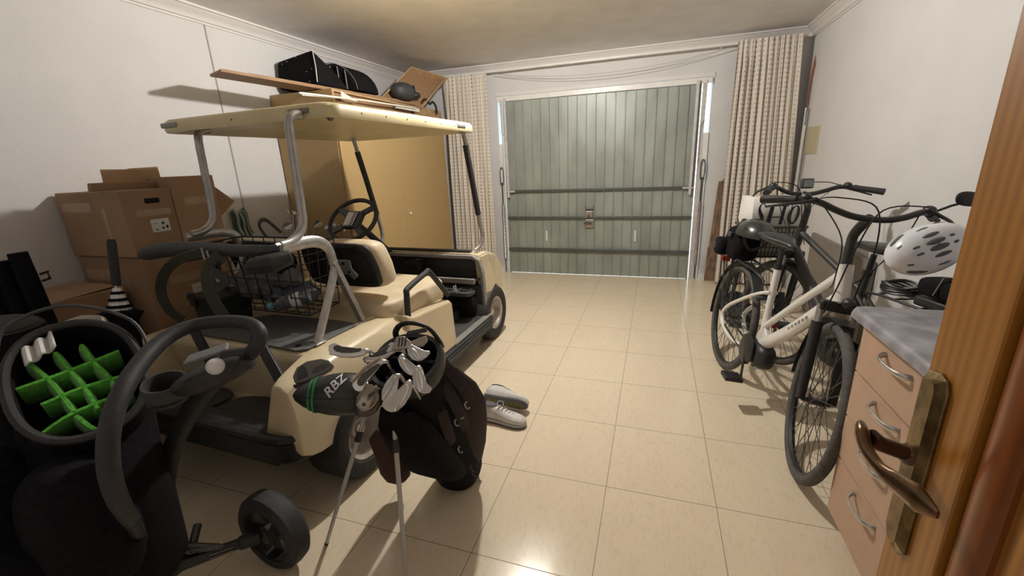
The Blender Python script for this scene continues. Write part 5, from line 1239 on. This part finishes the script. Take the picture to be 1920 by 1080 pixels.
top.loft([[V((x, y, z)) for x, z in pr] for y in (0, CY1-CY0+.018)])
wt_ = thing('worktop', 'grey mottled worktop lying on the drawer cabinet', 'worktop', (.640, CY0-.004, .862))
obj('top_slab', top, 'stone', wt_, angle=50)
obj('edge_strip', MB().box(.012, .69, CY1-CY0+.018, CY1-CY0+.0195, .002, .034), 'white_board', wt_, smooth=False)
# ------------------------------------------------------------------ left foreground: golf trolley with a big bag
tb_ = thing('golf_trolley', 'black electric golf trolley with a thick curved handle in the dark left foreground', 'golf trolley', (-1.42, .72, 0))
TO = V((-1.42, .72, 0))
def tl(p): return V(p)-TO
bow = [(-1.035, .789, .925), (-.995, .787, .962), (-.995, .80, .992), (-1.04, .812, 1.007), (-1.115, .806, 1.010), (-1.19, .772, 1.006), (-1.205, .700, .995), (-1.175, .61, .965), (-1.135, .535, .925), (-1.112, .487, .870), (-1.11, .465, .79), (-1.13, .47, .70), (-1.18, .50, .60)]
obj('handle', MB().tube([tl(p) for p in bow], [.0195, .0195, .0185, .0175, .0175, .018, .020, .021, .021, .021, .021, .020, .018], 14, sm=5), 'foam_grip', tb_)
obj('handle_end', MB().tube([tl((-1.035, .789, .925)), tl((-1.10, .770, .915))], [.022, .026], 14), 'black_pl', tb_)
obj('upper_shaft', MB().tube([tl((-1.04, .785, .915)), tl((-1.20, .77, .82)), tl((-1.40, .74, .58)), tl((-1.52, .72, .28)), tl((-1.55, .72, .17))], (.022, .030), 8, sm=4, up=(0, 0, 1)), 'black_pl', tb_, angle=50)
obj('lower_frame', MB().tube([tl((-1.20, .51, .58)), tl((-1.40, .60, .36)), tl((-1.53, .70, .20))], .016, 10), 'black_pl', tb_)
cn = obj('console', MB().ell(tl((-1.11, .735, .885)), (.085, .050, .03), (-.03, .05, 0), (0, -.02, .032), 26, 14, .7), 'black_pl', tb_)
obj('console_top', MB().prism([(-.055, -.018), (.06, -.02), (.055, .018), (-.05, .020)], tl((-1.165, .765, .918)), V((.80, .55, .22)).normalized(), V((-.5, .8, .3)).normalized(), V((.0, -.3, .95)).normalized(), .012), 'band', cn, bevel=.004)
cpc = V((-1.255, .695, .858))
obj('cup_ring', MB().lathe([(.044, -.05), (.050, -.05), (.054, .0), (.052, .008), (.046, .008), (.044, 0)], tl(cpc), V((.15, -.12, 1)), 28), 'grey_pl', tb_)
obj('cup_floor', MB().cyl(tl(cpc)-V((0, 0, .05)), tl(cpc)-V((0, 0, .045)), .046, n=24), 'hole', tb_)
tag(obj('golf_ball', MB().ell((-1.052, .703, .930), .0215, .0215, .0215, 24, 16), 'white_pl'), 'white golf ball held in the console of the black trolley', 'golf ball')
# right rear wheel with axle arms
wc = V((-1.265, .900, .152)); wa = V((.10, 1, .0)).normalized()
tyr = obj('wheel_tyre', MB().lathe([(.108, -.040), (.132, -.042), (.147, -.028), (.151, 0), (.147, .028), (.132, .042), (.108, .040), (.104, .0)], tl(wc), wa, 48), 'black_soft', tb_, angle=35)
rm = MB()
e1 = wa.cross(V((0, 0, 1))).normalized(); e2 = wa.cross(e1)
rm.lathe([(.102, -.034), (.110, -.036), (.110, .036), (.102, .034), (.098, 0)], tl(wc), wa, 40)
for k in range(5):
    a = 2*PI*k/5+.3; d_ = e1*math.cos(a)+e2*math.sin(a)
    rm.tube([tl(wc)+d_*.012, tl(wc)+d_*.104], [(.016, .009), (.026, .009)], 6, up=wa)
obj('wheel_rim', rm, 'black_pl', tyr, angle=50)
obj('wheel_hub', MB().lathe([(.001, -.045), (.028, -.042), (.032, -.01), (.032, .01), (.02, .022), (.001, .022)], tl(wc), wa, 20, closed=False), 'grey_pl', tyr)
a0, a1 = wc-wa*.040+V((-.02, 0, 0)), V((-1.425, .665, .185))
ar = obj('axle_arm', MB().tube([tl(a0), tl(lerp(a0, a1, .25)), tl(lerp(a0, a1, .27)), tl(a1)], [(.028, .026), (.026, .024), (.018, .019), (.020, .022)], 6, up=(0, 0, 1)), 'black_pl', tb_, smooth=False, bevel=.003)
b0, b1 = V((-1.40, .72, .215)), V((-1.52, .66, .24))
obj('axle_arm', MB().tube([tl(lerp(a0, a1, .5)+V((0, 0, .01))), tl(b0), tl(b1)], .015, 8), 'black_pl', tb_)
dm = (a1-a0).normalized(); upm = dm.cross(V((0, 0, 1))).cross(dm)
sidem = V((.68, -.70, .25))
sidem = (sidem-dm*sidem.dot(dm)).normalized(); upm = sidem.cross(-dm)
mb0 = lerp(lerp(a0, a1, .5)+V((0, 0, .01)), b0, .62)
text_mesh('MOTOCADDY', .017, tl(mb0+sidem*.0165), -(b0-a0).normalized(), upm, 'band', tb_, 'arm_lettering', depth=.0004)
for k_ in (-1, 1):
    obj('arm_stripe', MB().tube([tl(lerp(a0, a1, .34)+sidem*.0232+upm*.006*k_), tl(lerp(a0, a1, .62)+sidem*.0222+upm*.006*k_)], (.0015, .0008), 4), 'band', ar, smooth=False)
# left wheel
wc2 = V((-1.46, .26, .136))
t2 = obj('wheel_tyre', MB().lathe([(.100, -.034), (.122, -.036), (.133, -.022), (.136, 0), (.133, .022), (.122, .036), (.100, .034), (.096, .0)], tl(wc2), wa, 40), 'black_soft', tb_, angle=35)
obj('wheel_rim', MB().lathe([(.001, -.02), (.098, -.028), (.098, .028), (.001, .02)], tl(wc2), wa, 30, closed=False), 'black_pl', t2)
obj('axle_arm', MB().tube([tl(wc2), tl((-1.45, .60, .19))], .014, 8), 'black_pl', tb_)
obj('bag_cradle', MB().tube([tl((-1.62, .56, .20)), tl((-1.50, .58, .17)), tl((-1.42, .68, .17)), tl((-1.50, .80, .20))], .014, 8, sm=4), 'black_pl', tb_)
# the cart bag on it, mouth tilted to the camera
GM = V((-1.475, .625, .885)); GN = V((.66, -.32, .68)).normalized(); gu = V((0, 0, 1)).cross(GN).normalized(); gv = GN.cross(gu)
gb = thing('golf_bag', 'large black golf bag with bright green foam dividers in the left foreground', 'golf bag', (-1.50, .62, .19))
GO = V((-1.50, .62, .19))
def gl(p): return V(p)-GO
def mouth(k, off=0.0, n=40, e=.85):
    sg = lambda x: math.copysign(abs(x)**e, x)
    return [gl(GM+GN*off+gu*(.128*k)*sg(math.cos(2*PI*i/n))+gv*(.165*k)*sg(math.sin(2*PI*i/n))) for i in range(n)]
def gring(z, rx, ry, cx=-1.50, cy=.60, n=40):
    return [gl((cx+(gu*rx*math.cos(2*PI*i/n)).x+(-gu.y)*ry*math.sin(2*PI*i/n), cy+(gu*rx*math.cos(2*PI*i/n)).y+(gu.x)*ry*math.sin(2*PI*i/n), z)) for i in range(n)]
mb = MB().loft([gring(.20, .12, .12), gring(.24, .145, .145), gring(.45, .155, .165), gring(.62, .15, .175, cx=-1.49), mouth(1.10, -.10), mouth(1.06, -.02), mouth(1.02, .0), mouth(.96, .0), mouth(.93, -.12), mouth(.9, -.13)])
obj('bag_shell', mb, 'black_fab', gb, angle=70)
obj('rim', MB().tube(mouth(1.04, .0), .011, 8, closed=True), 'black_soft', gb)
obj('hood_piping', MB().tube([gl(GM+gu*-.135+gv*.10), gl(GM+gu*-.10+gv*.19+GN*.02), gl(GM+gu*.02+gv*.215+GN*.03), gl(GM+gu*.14+gv*.13+GN*.02), gl(GM+gu*.16+gv*.0)], .005, 8, sm=6), 'grey_pl', gb)
def gp(x, y, off): # plane coordinates as measured around the mouth
    return gl(V((-1.44, .61, .85))+gu*x+gv*y+GN*off)
fm_ = [((-.120, .080), (-.02, .094), (.092, .116)), ((-.085, .018), (.0, .034), (.105, .034)), ((-.100, -.062), (-.03, -.030), (.092, -.016))]
fc_ = [((-.088, .150), (-.060, .085), (-.045, .03), (-.030, -.035)), ((-.034, .16), (-.014, .09), (.0, .04), (.014, -.04)), ((.020, .165), (.035, .10), (.055, .04), (.070, -.03)), ((-.03, -.04), (-.015, -.075), (.0, -.10), (.005, -.11))]
fo = obj('foam_divider', MB(), 'foam', gb) if False else None
for ln in fm_+fc_:
    P3 = [gp(x, y, -.03) for x, y in ln]
    mb = MB().tube([p-GN*.066 for p in P3], [(.0115, .068)]*len(P3), 10, sm=4, up=GN)
    obj('foam_divider', mb, 'foam', gb, angle=60)
# pockets and lower mass toward the camera
for c, rx, ry, rz_ in (((-1.40, .50, .52), .12, .10, .20), ((-1.62, .42, .55), .14, .12, .22), ((-1.50, .40, .40), .12, .08, .14)):
    obj('pocket', MB().ell(gl(c), rx, ry, rz_, 26, 16, .75), 'black_fab', gb, angle=70)
# towel / glove in the mouth
tag(obj('golf_glove', MB().grid(lambda u, v: GM+gu*(-.088+.062*u)+gv*(.075+.050*v+.035*u)+GN*(-.006+.010*math.sin(14*u)), 16, 6), 'paper', solid=.006), 'white golf glove tucked into the mouth of the green divided bag', 'glove')
# silver driver head standing in the bag
dh = thing('driver_club', 'silver driver standing in the bag with green dividers', 'golf club', (-1.70, .775, .955))
ux, uy, n_ = V((.75, .62, .08)).normalized(), V((-.45, .6, .55)).normalized(), V((.35, -.45, .8)).normalized()
uy = n_.cross(ux).normalized()
obj('driver_body', MB().ell((0, 0, 0), ux*.060, uy*.040, n_*.026, 30, 16, .9), 'satin', dh)
obj('driver_sole', MB().prism([(-.052, -.012), (.01, -.034), (.055, -.012), (.050, .016), (.0, .030), (-.05, .018)], n_*.020, ux, uy, n_, .008), 'rim_cream', dh, bevel=.003)
obj('driver_face', MB().prism([(-.072, -.022), (-.03, -.045), (-.015, -.055), (-.03, -.030), (-.062, .02)], n_*.002, ux, uy, n_, .014), 'pewter', dh, bevel=.003)
obj('shaft', MB().tube([ux*-.05-n_*.01, V((-1.52, .66, .72))-V((-1.70, .775, .955))], [.006, .005], 8), 'grey_pl', dh)
# umbrella standing behind it
um = thing('umbrella', 'folded black umbrella with white stripes and a black handle behind the green divided bag', 'umbrella', (-2.03, 1.02, .72))
UO = V((-2.03, 1.02, .72)); U1 = V((-2.045, 1.10, 1.175))
def up_(t, dx=0): return lerp(UO, U1, t)-UO
ua = (U1-UO).normalized()
obj('umbrella_handle', MB().tube([up_(.60), up_(.62), up_(.97), up_(1.0)], [.013, .0155, .016, .012], 14), 'black_soft', um)
obj('shaft', MB().tube([up_(.45), up_(.62)], .007, 8), 'satin', um)
def ring_at(t, r, n=24, wob=.0, ph=0):
    u_ = ua.orthogonal().normalized(); v2 = ua.cross(u_); c = up_(t)
    return [c+(u_*math.cos(2*PI*i/n)+v2*math.sin(2*PI*i/n))*r*(1+wob*math.sin(8*2*PI*i/n+ph)) for i in range(n)]
obj('striped_canopy', MB().loft([ring_at(.58, .013), ring_at(.50, .022, wob=.08), ring_at(.42, .030, wob=.12), ring_at(.36, .038, wob=.15)]), 'white_pl', um)
for t in (.55, .49, .43): obj('black_stripe', MB().loft([ring_at(t, .0185+(.56-t)*.15), ring_at(t-.024, .0215+(.56-t)*.15)]), 'black_fab', um)
obj('black_canopy', MB().loft([ring_at(.385, .040, wob=.1), ring_at(.36, .062, wob=.25), ring_at(.28, .050, wob=.15), ring_at(.0, .055, wob=.1), ring_at(-.75, .045, wob=.1), ring_at(-1.25, .02)]), 'black_fab', um)
text_mesh('ZLC', .030, up_(.20)+V((.038, -.042, .0)), V((.75, .66, 0)), ua, 'white_pl', um, 'lettering', depth=.0008)
obj('white_logo', MB().prism([(-.02, 0), (.012, .0), (.02, -.012), (.0, .022)], up_(.05)+V((.040, -.045, 0)), V((.75, .66, 0)).normalized(), ua, V((.66, -.75, 0)), .002), 'white_pl', um, smooth=False)
# dark folded chair bag and second bag at far left
dk = thing('folding_chair', 'black folded camping chair leaning at the left edge beside the dark carton', 'folding chair', (-2.62, 1.02, 0))
for i, (x, y, h) in enumerate(((-.14, -.10, 1.02), (-.06, -.06, 1.08), (.0, -.02, 1.11), (.05, .02, 1.14))):
    obj('folded_frame', MB().tube([(x, y, .02), (x+.01, y+.01, h*.5), (x, y, h-.02)], [(.035, .030), (.040, .034), (.034, .026)], 8, sm=3, up=(1, 0, 0)), 'black_fab', dk)
obj('clip', MB().tube([(.09, .05, 1.02), (.125, .06, 1.03), (.125, .06, 1.00), (.09, .05, .99)], .006, 6), 'black_pl', dk)
obj('band', MB().box(-.15, .12, -.125, -.120, .86, .885), 'band', dk, smooth=False)
b2 = thing('golf_bag', 'black golf bag at the left edge of the picture, behind the green divided bag', 'golf bag', (-2.28, .80, 0))
def rg(z, r, n=26): return [V((r*math.cos(2*PI*i/n), r*.85*math.sin(2*PI*i/n), z)) for i in range(n)]
obj('bag_tube', MB().loft([rg(0.005, .12), rg(.04, .135), rg(.5, .14), rg(.84, .135), rg(.88, .145), rg(.90, .13), rg(.80, .12)]), 'black_fab', b2, angle=60)
obj('hood', MB().ell((0, 0, .88), .14, .12, .055, 26, 14), 'black_soft', b2)
obj('grey_band', MB().tube([(.10, -.115, .80), (-.10, -.115, .82)], (.004, .015), 4, up=(0, 0, 1)), 'band', b2)
# golf bag with clubs between cart and wardrobe
b3 = thing('golf_bag', 'dark golf bag full of clubs between the left wall and the wardrobe', 'golf bag', (-2.70, 2.63, 0))
obj('bag_tube', MB().loft([rg(0.005, .12), rg(.04, .13), rg(.6, .135), rg(.84, .13), rg(.88, .14), rg(.89, .125), rg(.78, .11)]), 'black_fab', b3, angle=60)
obj('bag_pocket', MB().ell((.05, -.13, .50), .10, .06, .22, 22, 14, .7), 'black_fab', b3)
obj('bag_strap', MB().tube([(-.12, -.05, .82), (-.20, -.10, 1.00), (-.13, -.10, 1.06), (-.05, -.05, .95)], (.016, .005), 6, sm=5, up=(0, 1, 0)), 'grey_fab', b3)
rnd = random.Random(4)
ORD = ['leftmost', 'second from the left', 'third from the left', 'fourth from the left', 'middle one', 'sixth from the left', 'third from the right', 'second from the right', 'rightmost']
xs_ = sorted(range(9), key=lambda k: math.cos(k*.7+.3))
for k in range(9):
    a = k*.7+.3; r = .08; bx, by = r*math.cos(a), r*math.sin(a)
    tx, ty, tz = bx*1.6+rnd.uniform(-.02, .02)+.05, by*1.3, 1.02+rnd.uniform(-.05, .10)
    O_ = V((-2.70+bx, 2.63+by, .55))
    c = thing('golf_iron', ORD[xs_.index(k)]+' of nine irons in the bag at the left wall', 'golf club', O_, group='clubs in the dark bag by the wardrobe')
    tp = V((-2.70+tx+.04, 2.63+ty, tz))-O_
    obj('shaft', MB().tube([(0, 0, 0), tp], .005, 8), 'satin', c)
    obj('iron_head', MB().prism([(0, -.012), (.05, -.010), (.066, .012), (.058, .03), (.0, .010)], tp, V((math.cos(a*1.7), math.sin(a*1.7), .1)).normalized(), V((0, 0, 1)), V((-math.sin(a*1.7), math.cos(a*1.7), 0)), .010), ['chrome', 'dkmetal', 'satin'][k % 3], c, bevel=.002)
b4 = thing('golf_bag', 'second dark golf bag with club heads in front of the wardrobe side', 'golf bag', (-2.57, 2.88, 0))
obj('bag_tube', MB().loft([rg(0.005, .09), rg(.04, .10), rg(.6, .10), rg(.80, .10), rg(.84, .11), rg(.85, .095), rg(.76, .085)]), 'black_fab', b4, angle=60)
for k in range(6):
    a = k*1.05; bx, by = .05*math.cos(a), .05*math.sin(a); O_ = V((-2.57+bx, 2.88+by, .5))
    c = thing('golf_iron', ['rightmost', 'fourth from the left', 'second from the left', 'leftmost', 'third from the left', 'fifth from the left'][k]+' of six irons in the bag at the wardrobe', 'golf club', O_, group='clubs in the second dark bag by the wardrobe')
    tp = V((bx*.8+.09, by*.5-.02, .42+.05*((k*37) % 5)/5)); obj('shaft', MB().tube([(0, 0, 0), tp], .005, 8), 'satin', c)
    obj('iron_head', MB().prism([(0, -.010), (.04, -.008), (.056, .012), (.048, .028), (.0, .010)], tp, V((math.cos(a*1.3+2), math.sin(a*1.3+2), .1)).normalized(), V((0, 0, 1)), V((-math.sin(a*1.3+2), math.cos(a*1.3+2), 0)), .010), ['satin', 'chrome'][k % 2], c, bevel=.002)
